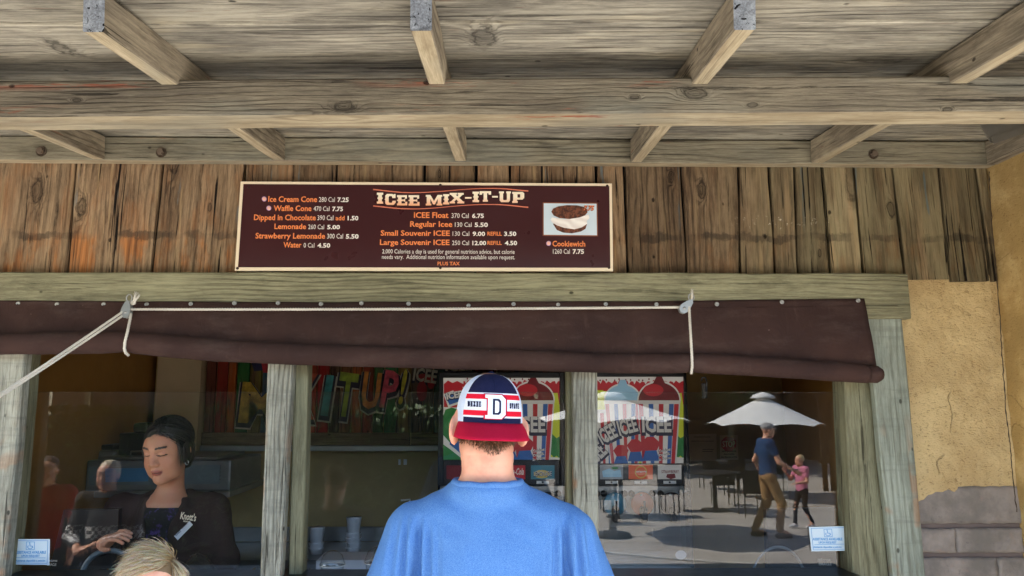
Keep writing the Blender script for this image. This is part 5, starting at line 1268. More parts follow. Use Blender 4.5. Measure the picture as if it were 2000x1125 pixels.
for q in (-1, 1):
    sk += [('c', (q * .10, 0, .9), (q * .12, .01, .49), .092, .06, .03), ('c', (q * .12, .01, .49), (q * .13, -.02, .09), .058, .038, .02), ('c', (q * .13, -.02, .08), (q * .14, .11, .045), .036, .03, .02)]
for q in (-1, 1): sk.append(('e', tuple(hm @ Vector((q * .0885, -.020, -.020))), (.0095, .026, .038), RM(hm @ Matrix.Rotation(R(q * 28), 4, 'Z')), .006))
hmi = hm.inverted()
def nape(A, P):
    k = np.clip((P[:, 2] + .078) / .045, 0, 1) * (P[:, 1] < .0) * (np.abs(P[:, 0]) < .072)
    nz = np.array([mnoise.noise(Vector(p) * 60) for p in P]) * .3
    k = np.clip(k + nz * (k > 0), 0, 1) * .92 * np.exp(-(P[:, 0] / .06) ** 2 * .6)
    A[:, :3] = A[:, :3] * (1 - k[:, None]) + np.array(S(74, 52, 34)[:3]) * k[:, None]
manbody = body_mesh('body', sk, .0055, M['skin'], man, disp=lambda v: -(.0022 * math.exp(-((v[2] - 1.595 - .02 * v[0]) / .003) ** 2) + .0016 * math.exp(-((v[2] - 1.571 + .04 * v[0]) / .003) ** 2)) * (v[1] < .02), colf=lambda V: face_cols(V, hmi, HS, S(226, 166, 138), S(190, 110, 100), S(110, 80, 60), hairf=nape), xform=XM)
# cropped hair on the nape
NV = []
mw_ = manbody.location
for v in manbody.data.vertices:
    p = Vector(v.co) + mw_; q = hmi @ (p - CB)
    if q.y < .01 and -.085 < q.z < .01 and abs(q.x) < .078: NV.append((p, Vector(v.normal), q))
def gnape():
    p, n, q = rs.choice(NV); lim = -.046 - .034 * math.exp(-(q.x / .040) ** 2)
    if q.z < lim + rs.uniform(-.004, .016): return None
    p = p + Vector((rs.uniform(-.003, .003), 0, rs.uniform(-.003, .003))); d = (n * .35 + Vector((rs.uniform(-.25, .25), 0, -1))).normalized(); ln = rs.uniform(.004, .008); b = .6 + .8 * rs.random()
    return [p - n * .0006, p + d * ln * .5 + n * .0008, p + d * ln], [x * b for x in (.10, .058, .032)], [x * b for x in (.20, .125, .072)]
strand_hair('hair', man, 17000, gnape, .0015, M['hairv'])
def folds(v):
    x, y, z = v; d = .0060 * mnoise.noise(Vector((x * 7, y * 7, z * 5))) + .0032 * mnoise.noise(Vector((x * 22, y * 22, z * 9)))
    for sx, bx in ((-1, -.175), (1, .195)):
        # creases running down and inwards from each shoulder seam, and sleeve folds
        for k, (ox, sl, wd, am) in enumerate(((0, .10, .012, .030), (-.03, .24, .008, .013), (.030, .02, .009, .013), (-.06, .42, .010, .006), (.055, -.12, .010, .006))):
            cxk = bx + sx * (ox * -1) + sx * sl * (1.34 - z) * .35
            am_ = am * max(0, min(1, (1.455 - z) / .05)); d -= am_ * math.exp(-((x - cxk) / wd) ** 2) - am_ * .6 * math.exp(-((x - cxk - sx * .012) / wd) ** 2)
    # soft dip down the spine and across the shoulder blades
    d -= .004 * math.exp(-((x - .0) / .035) ** 2) * (1 if y < 0 else 0) * max(0, min(1, (1.42 - z) / .1))
    d += .0036 * math.sin(z * 60 + 22 * x + 3 * mnoise.noise(Vector((x * 9, 2, z * 9)))) * max(0, min(1, (1.30 - z) / .10))
    d += .0014 * math.sin((x * .6 + z * 1.2) * 90) * math.exp(-((abs(x) - .1) / .05) ** 2) * max(0, min(1, (z - 1.36) / .05))
    return d
st_ = man_torso(.008)
for sh_, el_ in ((SHL, ELL), (SHR, ELR)):
    e_ = Vector(sh_).lerp(Vector(el_), .80); st_ += [('c', sh_, tuple(e_), .072, .074, .022)]
st_ += [('e', (0, -.022, 1.506), (.094, .097, .050), None, .02), ('-c', (0, -.022, 1.548), (0, -.022, 1.70), .081, .081, .004)]
body_mesh('shirt', st_, .005, M['blue'], man, disp=folds, xform=XM)
tube('neckband', [CB + Vector((.0845 * math.sin(a), -.022 - .0845 * math.cos(a), 1.524 + .001 * math.sin(a * 9))) for a in np.linspace(0, 2 * math.pi, 61)], .0085, M['blue'], man, 10, False)
tr = [('e', (0, 0, .91), (.195, .145, .12), None, .04)]
for q in (-1, 1): tr += [('c', (q * .10, 0, .9), (q * .12, .01, .49), .105, .085, .03), ('c', (q * .12, .01, .49), (q * .13, -.02, .11), .08, .07, .03)]
body_mesh('trousers', tr, .011, M['jeans'], man, xform=XM, disp=lambda v: .006 * mnoise.noise(Vector(v) * 9))
for q in (-1, 1): body_mesh('shoe', [('c', (q * .13, -.05, .048), (q * .13, .03, .05), .046, .046, .02), ('c', (q * .135, .0, .044), (q * .145, .13, .038), .046, .036, .02)], .009, M['shoe'], man, xform=XM)

# cap, worn backwards? no: its badge faces us and its flat brim juts towards the camera
cap = thing('baseball_cap', 'white mesh cap with navy crown, striped band, big letter D and flat red brim', 'cap', XM @ Vector((0, 0, 1.66)))
CM = Matrix.Translation(XM @ Vector((.004, -.010, 1.671))) @ Matrix.Rotation(R(2.2), 4, 'Y') @ Matrix.Rotation(R(7), 4, 'Z')
CA, CBb, CH = .0855, .103, .126
def cr(z): return max(0.0, 1 - (max(0.0, z) / CH) ** 2.5) ** (1 / 2.5)
def dome(x, z, e=0.0):
    r = cr(min(z, CH * .9995)); a = CA * r
    q = max(-.985, min(.985, x / max(a, 1e-4))); th = math.asin(q)
    n = Vector((math.sin(th) / CA, -math.cos(th) / CBb, .6 * (z / CH) ** 2 / CH)).normalized()
    return CM @ (Vector((a * math.sin(th), -CBb * r * math.cos(th), z)) + n * e)
M['mesh'] = cloth('white_cap_mesh', S(196, 212, 240), S(226, 234, 250), .9, .6, 500)
M['capnavy'] = cloth('navy_twill', S(26, 30, 62), S(38, 42, 78), .4, .2, 400); M['capred'] = cloth('crimson_twill', S(176, 16, 52), S(200, 30, 66), .4, .2, 400)
M['capwhite'] = cloth('white_twill', S(222, 228, 242), S(238, 242, 250), .4, .15, 400); M['stripe'] = cloth('red_stripe', S(214, 24, 50), S(226, 40, 62), .3, .15, 400)
V = []; F = []; n, m_ = 48, 20
for j in range(m_ + 1):
    ph = R(90) * j / m_; z = CH * math.sin(ph) ** (2 / 2.5); r = math.cos(ph) ** (2 / 2.5) if j < m_ else 0
    for k in range(n): a = 2 * math.pi * k / n; V.append(CM @ Vector((CA * r * math.sin(a), -CBb * r * math.cos(a), z)))
for j in range(m_):
    for k in range(n): a = j * n + k; b = j * n + (k + 1) % n; F.append((a, b, b + n, a + n))
mesh_obj('crown_mesh', V, F, M['mesh'], cap, smooth=True)
def cgrid(name, xmax, z0, z1, mat, e, nx=26, nz=14, x0=None):
    V = []; F = []
    for j in range(nz + 1):
        z = z0 + (z1 - z0) * j / nz; xm = xmax(z); xa = -xm if x0 is None else x0(z)
        for i in range(nx + 1): V.append(dome(xa + (xm - xa) * i / nx, z, e))
    for j in range(nz):
        for i in range(nx): a = j * (nx + 1) + i; F.append((a, a + 1, a + nx + 2, a + nx + 1))
    return mesh_obj(name, V, F, mat, cap, smooth=True)
pxm = lambda z: CA * .84 * cr(z) ** 1.15
cgrid('front_panel', pxm, 0, CH * .985, M['capnavy'], .0014, 30, 30)
H_ = CH
cgrid('white_band', pxm, H_ * .12, H_ * .60, M['capwhite'], .0022, 30, 14)
cgrid('red_stripe', pxm, H_ * .155, H_ * .255, M['stripe'], .0029, 30, 4); cgrid('red_stripe', pxm, H_ * .475, H_ * .570, M['stripe'], .0029, 30, 4)
def capshape(name, polys, x0, x1, z0, z1, mat, e):
    bm = bmesh.new()
    for pl in polys:
        f = bm.faces.new([bm.verts.new((x0 + (x1 - x0) * a, z0 + (z1 - z0) * b, 0)) for a, b in pl])
    bmesh.ops.triangulate(bm, faces=bm.faces)
    bmesh.ops.subdivide_edges(bm, edges=bm.edges, cuts=3, use_grid_fill=True)
    V = [dome(v.co.x, v.co.y, e) for v in bm.verts]; bm.verts.index_update(); F = [tuple(v.index for v in f.verts) for f in bm.faces]; bm.free()
    return mesh_obj(name, V, F, mat, cap, smooth=True)
dx0, dx1, dz0, dz1 = -.0225, .0245, H_ * .105, H_ * .56
OUT = [[(-.08, -.05), (.84, -.05), (1.09, .16), (1.09, .84), (.84, 1.05), (-.08, 1.05), (-.08, .82), (.06, .82), (.06, .18), (-.08, .18)]]
capshape('letter_patch', OUT, dx0, dx1, dz0, dz1, M['capnavy'], .0042)
capshape('letter_patch', [[(a * .96 + .01, b * .965 + .018) for a, b in OUT[0]]], dx0, dx1, dz0, dz1, M['stripe'], .0048)
capshape('letter_patch', SL['D'], dx0, dx1, dz0, dz1, M['capwhite'], .0056)
capshape('letter_patch', [[(.36, .17), (.66, .17), (.76, .26), (.76, .74), (.66, .83), (.36, .83)]], dx0, dx1, dz0, dz1, M['capnavy'], .0064)
capshape('letter_patch', [[(.46, .25), (.60, .25), (.66, .32), (.66, .68), (.60, .75), (.46, .75)]], dx0, dx1, dz0, dz1, M['capwhite'], .0071)
S2 = dict(SL); S2['S'] = [[(.1, 0), (.85, 0), (1, .15), (1, .5), (.85, .6), (.35, .66), (.35, .8), (.7, .8), (.7, .68), (.95, .68), (.95, 1), (.1, 1), (0, .85), (0, .55), (.15, .45), (.65, .4), (.65, .2), (.3, .2), (.3, .34), (0, .34), (0, 0.1)]]
S2['A'] = [[(0, 0), (.42, 0), (.42, .16), (.34, .16), (.37, .3), (.63, .3), (.66, .16), (.58, .16), (.58, 0), (1, 0), (1, .16), (.92, .16), (.68, 1), (.32, 1), (.08, .16), (0, .16)]]
def capword(wd, xa, xb, z0, z1, slope=0):
    n = len(wd); s = (xb - xa) / n
    for i, ch in enumerate(wd): dz = slope * i; capshape('cap_lettering', S2[ch], xa + s * i, xa + s * (i + .78), z0 + dz, z1 + dz, M['capnavy'], .0036 + .0004 * 0)
capword('DIXIE', -.062, -.031, H_ * .32, H_ * .425); capword('STATE', .036, .064, H_ * .31, H_ * .415)
tube('panel_seam', [dome(0, H_ * (.60 + .4 * i / 12), .0018) for i in range(12)], .0009, M['capnavy'], cap, 5)
lathe('crown_button', [(.010, 0), (.009, .004), (.004, .007), (0, .0075)], CM @ Vector((0, -.002, CH - .001)), M['capnavy'], cap, 14)
V = []; F = []; nb, mb = 30, 8
for j in range(mb + 1):
    t = j / mb
    for i in range(nb + 1):
        a = R(-74) + R(148) * i / nb
        bx, by = CA * 1.0 * math.sin(a), -CBb * math.cos(a)
        ox = .092 * math.sin(a * 1.0) / math.sin(R(74)) * (1.02); oy = -CBb * math.cos(R(74)) * .9 - .138 * (1 - abs(math.sin(a * .97)) ** 3.2) ** .55 if abs(a) < R(73.9) else -CBb * math.cos(R(74)) * .9 - .012
        x = bx + (ox - bx) * t; y = by + (oy - by) * t
        V.append(CM @ Vector((x, y, .003 - .022 * t - .016 * t * t + .000 - .10 * abs(x) * abs(x) * 10 * t * .12)))
for j in range(mb):
    for i in range(nb): a = j * (nb + 1) + i; F.append((a, a + nb + 1, a + nb + 2, a + 1))
br_ = mesh_obj('brim', V, F, M['capred'], cap, smooth=True); so = br_.modifiers.new('t', 'SOLIDIFY'); so.thickness = .003; so.offset = -1

# ------------------------------------------------------------ boy with blond hair facing the camera
M['checks'] = None
def checkm():
    t = NT('black_top_with_checks'); co = t.n('TexCoord').outputs['Object']
    z = t.n('SeparateXYZ', {0: co}).outputs[2]
    ck = t.n('TexChecker', {'Vector': co, 'Scale': 46.0, 'Color1': S(214, 214, 214), 'Color2': S(20, 20, 22)}).outputs[0]
    k = t.math('MULTIPLY', t.step(z, -.03, -.028), t.step(z, .052, .050))
    return t.fin(t.mix(k, S(22, 22, 24), ck), .85)
M['checks'] = checkm()
bx = W(305, 1090, 1.74)
BH = 1.425
boy, XB, JB, hb, hbs = figure('boy with short spiky blond hair at the bottom edge facing the camera', (bx.x, 1.74, 0), R(188), BH, wide=.78, top=cloth('boy_dark_shirt', S(60, 66, 80), S(84, 90, 104)), bottom=M['jeans'], shoes=M['whiteshoe'], skin=S(232, 176, 148), browc=S(150, 116, 80), h=.012, fine=.006, headpitch=12, hscale=.80)
HMb = XB @ hb
body_mesh('hair', [('e', tuple(hb @ Vector((0, -.016 * hbs, .052 * hbs))), (.079 * hbs, .094 * hbs, .088 * hbs), RM(hb), .01), ('-e', tuple(hb @ Vector((0, .088 * hbs, -.005 * hbs))), (.085 * hbs, .05 * hbs, .072 * hbs), RM(hb), .008), ('-e', tuple(hb @ Vector((0, .0, -.10 * hbs))), (.12, .12, .06), RM(hb), .01)], .006, plain('blond_underhair', S(104, 84, 58), .6), boy, xform=XB)
def gblond():
    u = rs.uniform(-1, 1); th = rs.uniform(0, 2 * math.pi); el = rs.uniform(.18, 1.57)
    n = Vector((math.cos(el) * math.cos(th), math.cos(el) * math.sin(th), math.sin(el)))
    if n.y > .25 and n.z < .55: return None
    p = Vector((n.x * .078, -.014 + n.y * .092, .052 + n.z * .086)) * hbs
    # swept from the crown to the boy's right and forwards
    flow = Vector((.75 + rs.uniform(-.35, .35), .75 + rs.uniform(-.3, .35), .15 + rs.uniform(-.2, .3)))
    if n.x < -.8: flow = Vector((-.5, .3, -.6)) + Vector((rs.uniform(-.3, .3), rs.uniform(-.3, .3), rs.uniform(-.2, .5)))
    flow = (flow - n * flow.dot(n) * .8).normalized(); ln = rs.uniform(.028, .052) * (1.0 if n.z > .3 else .7)
    lift = n * rs.uniform(.1, .55)
    if rs.random() < .12: lift = lift * 1.7; ln *= 1.15
    pts = []
    for i in range(6):
        f = i / 5; q = p + (lift * .35 * math.sin(f * 1.9) + flow * f) * ln; pts.append(HMb @ q)
    b = rs.random(); root = [x * (.55 + .4 * b) for x in S(150, 118, 74)[:3]]; tip = [x * (.75 + .35 * rs.random()) for x in (S(232, 220, 192)[:3] if rs.random() < .65 else S(190, 160, 108)[:3])]
    return pts, root, tip
strand_hair('hair', boy, 9500, gblond, .0013, M['hairv'])

# ------------------------------------------------------------ cashier behind the left pane
CYD = 3.22
hc = W(328, 886, CYD - .10)
cash = thing('person', 'young woman with dark tied hair and brown jacket looking down behind the left pane', 'person', (W(340, 1000, CYD).x, CYD, 0))
hmc = Matrix.Translation(hc) @ Matrix.Rotation(R(169), 4, 'Z') @ Matrix.Rotation(R(-13), 4, 'X') @ Matrix.Rotation(R(2), 4, 'Y')
HSC = 1.03
nb_ = W(333, 955, CYD - .02); shl = W(236, 995, CYD + .0); shr = W(415, 992, CYD); ell_ = W(200, 1078, CYD - .08); elr_ = W(437, 1095, CYD - .06)
wl = W(203, 1062, CYD - .26); wr2 = W(318, 1100, CYD - .26)
chest = W(335, 1060, CYD); pel = Vector((chest.x, CYD, .92))
skc = head_prims(hmc, HSC) + [('c', tuple(hmc @ Vector((0, -.025, -.05))), tuple(nb_ + Vector((0, .0, -.01))), .046, .054, .03), ('e', tuple(nb_ + Vector((0, -.01, -.065))), (.10, .075, .055), None, .04),
     ('c', tuple(shl), tuple(ell_), .042, .036, .02), ('c', tuple(ell_), tuple(wl), .034, .024, .02), ('c', tuple(shr), tuple(elr_), .042, .036, .02), ('c', tuple(elr_), tuple(wr2), .034, .024, .02), ('e', tuple(chest + Vector((0, 0, -.04))), (.14, .10, .2), None, .05), ('e', tuple(pel), (.15, .11, .14), None, .05)]
skc += hand_prims(tuple(wl), (.55, -.35, .35), (.5, .2, -.7), .92, .75, 1) + hand_prims(tuple(wr2), (-.9, -.3, .15), (0, .3, -1), .92, .6, -1)
for q in (-1, 1): skc += [('c', (pel.x + q * .08, CYD, .88), (pel.x + q * .09, CYD, .48), .075, .05, .03), ('c', (pel.x + q * .09, CYD, .48), (pel.x + q * .09, CYD + .02, .07), .048, .034, .02), ('c', (pel.x + q * .09, CYD + .02, .06), (pel.x + q * .09, CYD - .11, .04), .034, .028, .02)]
hci = hmc.inverted()
body_mesh('body', skc, .0032, M['skin'], cash, colf=lambda V: face_cols(V, hci, HSC, S(192, 138, 108), S(158, 92, 82), S(30, 20, 16)))
M['jacket'] = cloth('brown_jacket_cloth', S(58, 44, 42), S(74, 58, 54), .5, .4, 200); M['tee'] = cloth('black_top_purple_print', S(16, 15, 20), S(22, 20, 28), .5)
def teem():
    t = NT('black_top_with_purple_print'); co = t.n('TexCoord').outputs['Object']
    k = t.step(t.noise(co, 26, 5, .7), .54, .62); return t.fin(t.mix(k, S(16, 15, 20), S(64, 44, 110)), .8)
tb = [('e', tuple(chest + Vector((0, -.01, -.03))), (.148, .112, .19), None, .05), ('e', tuple(nb_ + Vector((0, -.025, -.10))), (.11, .075, .058), None, .03), ('e', tuple(pel), (.16, .12, .14), None, .05)]
body_mesh('top', tb, .006, teem(), cash)
jk = []
for sx, sh_, el_, wr_ in ((-1, shl, ell_, wl), (1, shr, elr_, wr2)):
    jk += [('c', tuple(nb_ + Vector((sx * .066, .03, -.035))), tuple(sh_ + Vector((0, 0, -.012))), .036, .058, .05), ('c', tuple(nb_ + Vector((sx * .068, -.03, -.05))), tuple(nb_ + Vector((sx * .075, -.085, -.16))), .022, .03, .02), ('c', tuple(sh_), tuple(el_), .066, .058, .04), ('c', tuple(el_), tuple(Vector(el_).lerp(Vector(wr_), .86)), .054, .040, .03)]
    jk += [('e', tuple(chest + Vector((sx * .082, -.012, -.05))), (.088, .118, .22), None, .05)]
jk += [('e', tuple(chest + Vector((0, .03, -.03))), (.17, .10, .22), None, .05), ('-e', tuple(nb_ + Vector((-.012, -.10, -.14))), (.044, .10, .20), None, .02), ('-e', tuple(nb_ + Vector((0, -.02, .01))), (.060, .07, .05), None, .015)]
body_mesh('jacket', jk, .0055, M['jacket'], cash, disp=lambda v: .007 * mnoise.noise(Vector((v[0] * 11, v[1] * 11, v[2] * 8))) + .0045 * mnoise.noise(Vector((v[0] * 30, v[1] * 20, v[2] * 17))))
body_mesh('trousers', [('e', (pel.x, CYD, .88), (.165, .13, .12), None, .04)] + [('c', (pel.x + q * .08, CYD, .86), (pel.x + q * .09, CYD + .01, .1), .09, .06, .03) for q in (-1, 1)], .012, M['blackm'], cash)
for q in (-1, 1): body_mesh('shoe', [('c', (pel.x + q * .09, CYD + .04, .045), (pel.x + q * .09, CYD - .12, .038), .043, .036, .02)], .009, M['shoe'], cash)
def hx(c, r, k=.012, neg=False): return ('-e' if neg else 'e', tuple(hmc @ Vector([a * HSC for a in c])), tuple(a * HSC for a in r), RM(hmc), k)
M['darkhair'] = (lambda t: t.fin(t.mix(t.step(t.noise(t.mapv(t.n('TexCoord').outputs['Object'], (60, 60, 14)), 4, 3), .4, .7), S(20, 17, 18), S(44, 38, 38)), .42, t.bump(t.noise(t.mapv(t.n('TexCoord').outputs['Object'], (60, 60, 14)), 5, 2), .5, .003)))(NT('dark_hair'))
body_mesh('hair', [hx((0, -.022, .060), (.084, .098, .086), .02), hx((0, -.05, -.01), (.074, .070, .085), .03), hx((0, -.115, -.005), (.042, .036, .042), .02), hx((-.072, -.012, .010), (.016, .034, .052), .02), hx((.070, .0, .010), (.014, .030, .050), .02),
     hx((0, .104, -.022), (.059, .066, .090), .008, True), hx((0, .0, -.13), (.09, .12, .06), .02, True)], .0035, M['darkhair'], cash, disp=lambda v: .0018 * mnoise.noise(Vector((v[0] * 120, v[1] * 40, v[2] * 40))))
for q in (-1, 1):
    c = hmc @ Vector((q * .0795, -.004, -.034)); tube('earring', [c + Vector((.007 * math.cos(a), 0, -.006 + .009 * math.sin(a))) for a in np.linspace(0, 6.28, 13)], .0017, M['metal'], cash, 5, False)
yj = CYD - .160
ch_ = [W(365, 1008, yj), ]
text("Knott's", 352, 383, 999, 1013, yj, M['cream'], cash, .03, 'jacket_lettering', rot=9)
text("BERRY", 358, 372, 1016, 1019, yj, M['cream'], cash, .03, 'jacket_lettering', rot=9)
tg = poly('name_tag', [(340, 1047), (370, 1018), (376.5, 1025), (347, 1055)], yj - .003, M['paper'], cash, .002)
text('Knott\'s', 344, 357, 1043, 1047, yj - .0045, M['navy'], tg, .02, 'tag_lettering', rot=-43)
text('Bienvenidos', 356, 369, 1030, 1033, yj - .0045, M['ntext'], tg, .0, 'tag_lettering', rot=-43)

def gdark():
    th = rs.uniform(-math.pi, math.pi); el = rs.uniform(-.35, 1.5)
    n = Vector((math.cos(el) * math.sin(th), math.cos(el) * math.cos(th), math.sin(el)))
    if n.y > .1 and (n.x * .0875 / .061) ** 2 + ((.082 + n.z * .089) / .092) ** 2 < 1: return None
    sx = 1 if n.x > -.12 else -1
    # combed away from a parting and gathered into the bun behind
    bun = Vector((0, -.118, -.005)); pts = []; p = Vector((n.x * .0875, -.022 + n.y * .101, .060 + n.z * .089))
    if p.z < -.01: p.z = -.01 + .3 * (p.z + .01)
    c0 = Vector((0, -.022, .055))
    for i in range(7):
        f = i / 6; q = p.lerp(bun, f * .55) + Vector((sx * .010 * math.sin(f * 3), 0, -.012 * f)); d = q - c0
        e = math.sqrt((d.x / .0885) ** 2 + (d.y / .102) ** 2 + (d.z / .091) ** 2); q = c0 + d / max(e, 1e-3) * (1 + .010 * math.sin(f * 3.1 + n.x * 9)) if e < 1.02 else q
        pts.append(hmc @ (q * HSC))
    b = .6 + .8 * rs.random(); return pts, [x * b for x in (.012, .010, .010)], [x * b for x in (.022, .018, .017)]
strand_hair('hair', cash, 2600, gdark, .0026, M['hairv'])
def gfly():
    p = Vector((rs.choice((-1, 1)) * rs.uniform(.070, .080), rs.uniform(.0, .045), rs.uniform(.03, .06))); pts = []
    for i in range(6): f = i / 5; pts.append(hmc @ ((p + Vector((.004 * math.sin(f * 4) * (1 if p.x > 0 else -1), .006 * f, -.085 * f))) * HSC))
    return pts, (.014, .012, .011), (.02, .016, .015)
strand_hair('hair', cash, 90, gfly, .0022, M['hairv'])
# ------------------------------------------------------------ the plaza behind the camera, seen mirrored in the panes
M['leaf'] = plain('dark_green_leaves', S(62, 84, 40), .6, var=.4, vscale=30); M['bark'] = plain('brown_bark', S(84, 68, 52), .9, bump=.5)
M['umbrella'] = plain('white_umbrella_cloth', S(226, 226, 222), .8, var=.02)
def tree(label, x, y, H, r, N=4200, seed=1, sz=.16, group='trees across the plaza'):
    rs = random.Random(seed); t = thing('leafy_tree', label, 'tree', (x, y, GZ), group)
    V, F = tube_geo([(x, y, GZ), (x + .1, y, GZ + H * .3), (x, y + .1, GZ + H * .62)], [.22, .15, .08], 9)
    for k in range(6):
        a = k * 1.05 + rs.random(); b0 = Vector((x, y, GZ + H * (.36 + .04 * k))); v, f = tube_geo([b0, b0 + Vector((math.cos(a) * r * .35, math.sin(a) * r * .35, H * .12)), b0 + Vector((math.cos(a) * r * .75, math.sin(a) * r * .75, H * .2))], [.07, .05, .02], 6); o = len(V); V += v; F += [tuple(q + o for q in z) for z in f]
    mesh_obj('trunk', V, F, M['bark'], t, smooth=True)
    cl = [Vector((x + rs.uniform(-.75, .75) * r, y + rs.uniform(-.75, .75) * r, GZ + H * (.66 + rs.uniform(-.2, .24)))) for _ in range(26)]
    V = []; F = []
    for i in range(N):
        c = rs.choice(cl); d = Vector((rs.gauss(0, 1), rs.gauss(0, 1), rs.gauss(0, 1))).normalized() * r * .36 * rs.random() ** .4
        p = c + d; u = Vector((rs.gauss(0, 1), rs.gauss(0, 1), rs.gauss(0, .6))).normalized(); v = u.orthogonal().normalized(); s = sz * rs.uniform(.6, 1.3)
        o = len(V); V += [p - u * s, p - v * s * .45, p + u * s, p + v * s * .45]; F.append((o, o + 1, o + 2, o + 3))
    mesh_obj('crown', V, F, M['leaf'], t)
tree('big spreading tree added out of view to shade the left side of the plaza', -8.6, -6.6, 7.2, 3.6, 9000, 2)  # this tree and the next are added to shade the left paving
tree('second spreading tree added out of view to shade the paving beyond the queue', -11.0, -11.5, 8, 3.8, 7000, 3)
for i, (x, y, H, r, lb) in enumerate(((2.5, -18, 5.6, 2.4, 'bushy tree reflected just above the left white umbrella'), (6.2, -19, 6.0, 2.6, 'bushy tree reflected left of the far white umbrella'), (-3.5, -19, 6.5, 2.8, 'bushy tree reflected in the middle window'), (10.5, -20, 6.4, 2.7, 'bushy tree reflected right of the far white umbrella'), (-11, -20, 7, 3, 'bushy tree reflected in the left window'))):
    tree(lb, x, y, H, r, 3600, 10 + i, .2)
hg = thing('added_dark_hedge', 'waist high dark hedge added behind the camera to darken reflections in the left and middle panes', 'hedge', (-4.6, -4.2, GZ))  # hedge added behind the camera to darken what the left panes mirror
rs = random.Random(5); V = []; F = []
for i in range(15000):
    x, y, z = rs.uniform(-9.5, -.15), rs.uniform(-4.6, -3.9), GZ + rs.uniform(0, 1) ** .8 * 2.05
    u = Vector((rs.gauss(0, 1), rs.gauss(0, 1), rs.gauss(0, .7))).normalized(); v = u.orthogonal().normalized(); s = rs.uniform(.04, .08); p = Vector((x, y, z)); o = len(V)
    V += [p - u * s, p - v * s * .5, p + u * s, p + v * s * .5]; F.append((o, o + 1, o + 2, o + 3))
mesh_obj('foliage', V, F, M['leaf'], hg); box('hedge_core', (-9.4, -4.5, GZ), (-.25, -4.0, GZ + 1.9), plain('shaded_twigs', S(40, 44, 28), .95), hg)
def umbrella(label, px, Dm, prim, papex, half):
    Y = 2 * GY - Dm; c = W(px, prim, Dm); ap = W(px, papex, Dm); rr = half / 1444 * Dm * .985
    t = thing('patio_umbrella', label, 'umbrella', (c.x, Y, GZ), 'white umbrellas on the sunny paving')
    n = 8; V = []; F = []; K = 6
    for j in range(K + 1):
        for i in range(n * 6):
            a = 2 * math.pi * i / (n * 6) + .3; ph = (i % 6) / 6; sc_ = 1 - .07 * math.sin(math.pi * ph); f = j / K
            z = ap.z + (c.z - ap.z) * (f ** .92) + .05 * math.sin(math.pi * ph) * f * f
            V.append((c.x + rr * f * sc_ * math.cos(a), Y + rr * f * sc_ * math.sin(a), z))
    m6 = n * 6
    for j in range(K):
        for i in range(m6): a = j * m6 + i; b = j * m6 + (i + 1) % m6; F.append((a, b, b + m6, a + m6))
    cn = mesh_obj('canopy', V, F, M['umbrella'], t)
    lathe('canopy_cap', [(rr * .22, -.10), (rr * .16, -.02), (rr * .06, .02), (0, .05)], (c.x, Y, ap.z + .03), M['umbrella'], t, 12)
    tube('pole', [(c.x, Y, GZ), (c.x, Y, ap.z)], .024, M['metal'], t, 10)
    for i in range(n): a = 2 * math.pi * i / n + .3; tube('rib', [(c.x, Y, ap.z - .03), (c.x + rr * .98 * math.cos(a), Y + rr * .98 * math.sin(a), c.z - .012)], .008, M['metal'], t, 5)
    lathe('base', [(0, 0), (.28, 0), (.28, .05), (.06, .09), (.05, .3)], (c.x, Y, GZ), M['blackm'], t, 20)
umbrella('far white patio umbrella mirrored above the walking man in the right pane', 1493, 16.7, 830, 772, 113)
umbrella('near white patio umbrella mirrored across the right drink machine', 1192, 12.1, 822, 770, 152)
def table(label, x, y):
    t = thing('patio_table', label, 'table', (x, y, GZ), 'dark patio tables on the paving')
    lathe('tabletop', [(0, .71), (.5, .71), (.5, .74), (0, .74)], (x, y, GZ), M['blackm'], t, 24)
    tube('pedestal', [(x, y, GZ), (x, y, GZ + .71)], .04, M['blackm'], t); lathe('foot', [(0, 0), (.28, 0), (.26, .03), (.04, .05)], (x, y, GZ), M['blackm'], t, 18)
for i, (x, y) in enumerate(((2.6, -8.6), (4.6, -9.4), (6.1, -12.4), (1.2, -10.8))):
    table(['dark round table nearest the right window', 'dark round table behind the walking man', 'dark round table under the far umbrella', 'dark round table in front of the middle tree'][i], x, y)
    for k in range(3):
        a = k * 2.1 + i; cx_, cy_ = x + .85 * math.cos(a), y + .85 * math.sin(a)
        t = thing('patio_chair', ['dark chair beside the table', 'dark chair behind the table', 'dark chair before the table'][k] + [' nearest the right window', ' behind the walking man', ' under the far umbrella', ' in front of the middle tree'][i], 'chair', (cx_, cy_, GZ), 'dark patio chairs')
        box('seat', (cx_ - .2, cy_ - .2, GZ + .42), (cx_ + .2, cy_ + .2, GZ + .46), M['blackm'], t)
        box('backrest', (cx_ - .2, cy_ + .17, GZ + .46), (cx_ + .2, cy_ + .2, GZ + .85), M['blackm'], t)
        for sx in (-1, 1):
            for sy in (-1, 1): tube('leg', [(cx_ + sx * .18, cy_ + sy * .18, GZ), (cx_ + sx * .18, cy_ + sy * .18, GZ + .42)], .012, M['blackm'], t, 6)
bl = thing('timber_building', 'long dark timber building standing across the plaza', 'building', (1, -22.5, GZ))
M['darkwall'] = plain('dark_board_wall', S(66, 54, 44), .9)
box('wall', (-16, -23, GZ), (18, -22.6, 4.2), M['darkwall'], bl); box('roof', (-16.5, -24, 4.2), (18.5, -21, 4.5), M['darkwall'], bl)
for i in range(9): box('porch_post', (-14 + i * 3.8, -21.3, GZ), (-13.8 + i * 3.8, -21.1, 4.199), M['jamb'], bl)
for i in range(8): box('window', (-12.9 + i * 3.8, -22.61, .8), (-11.6 + i * 3.8, -22.55, 2.2), M['black'], bl)
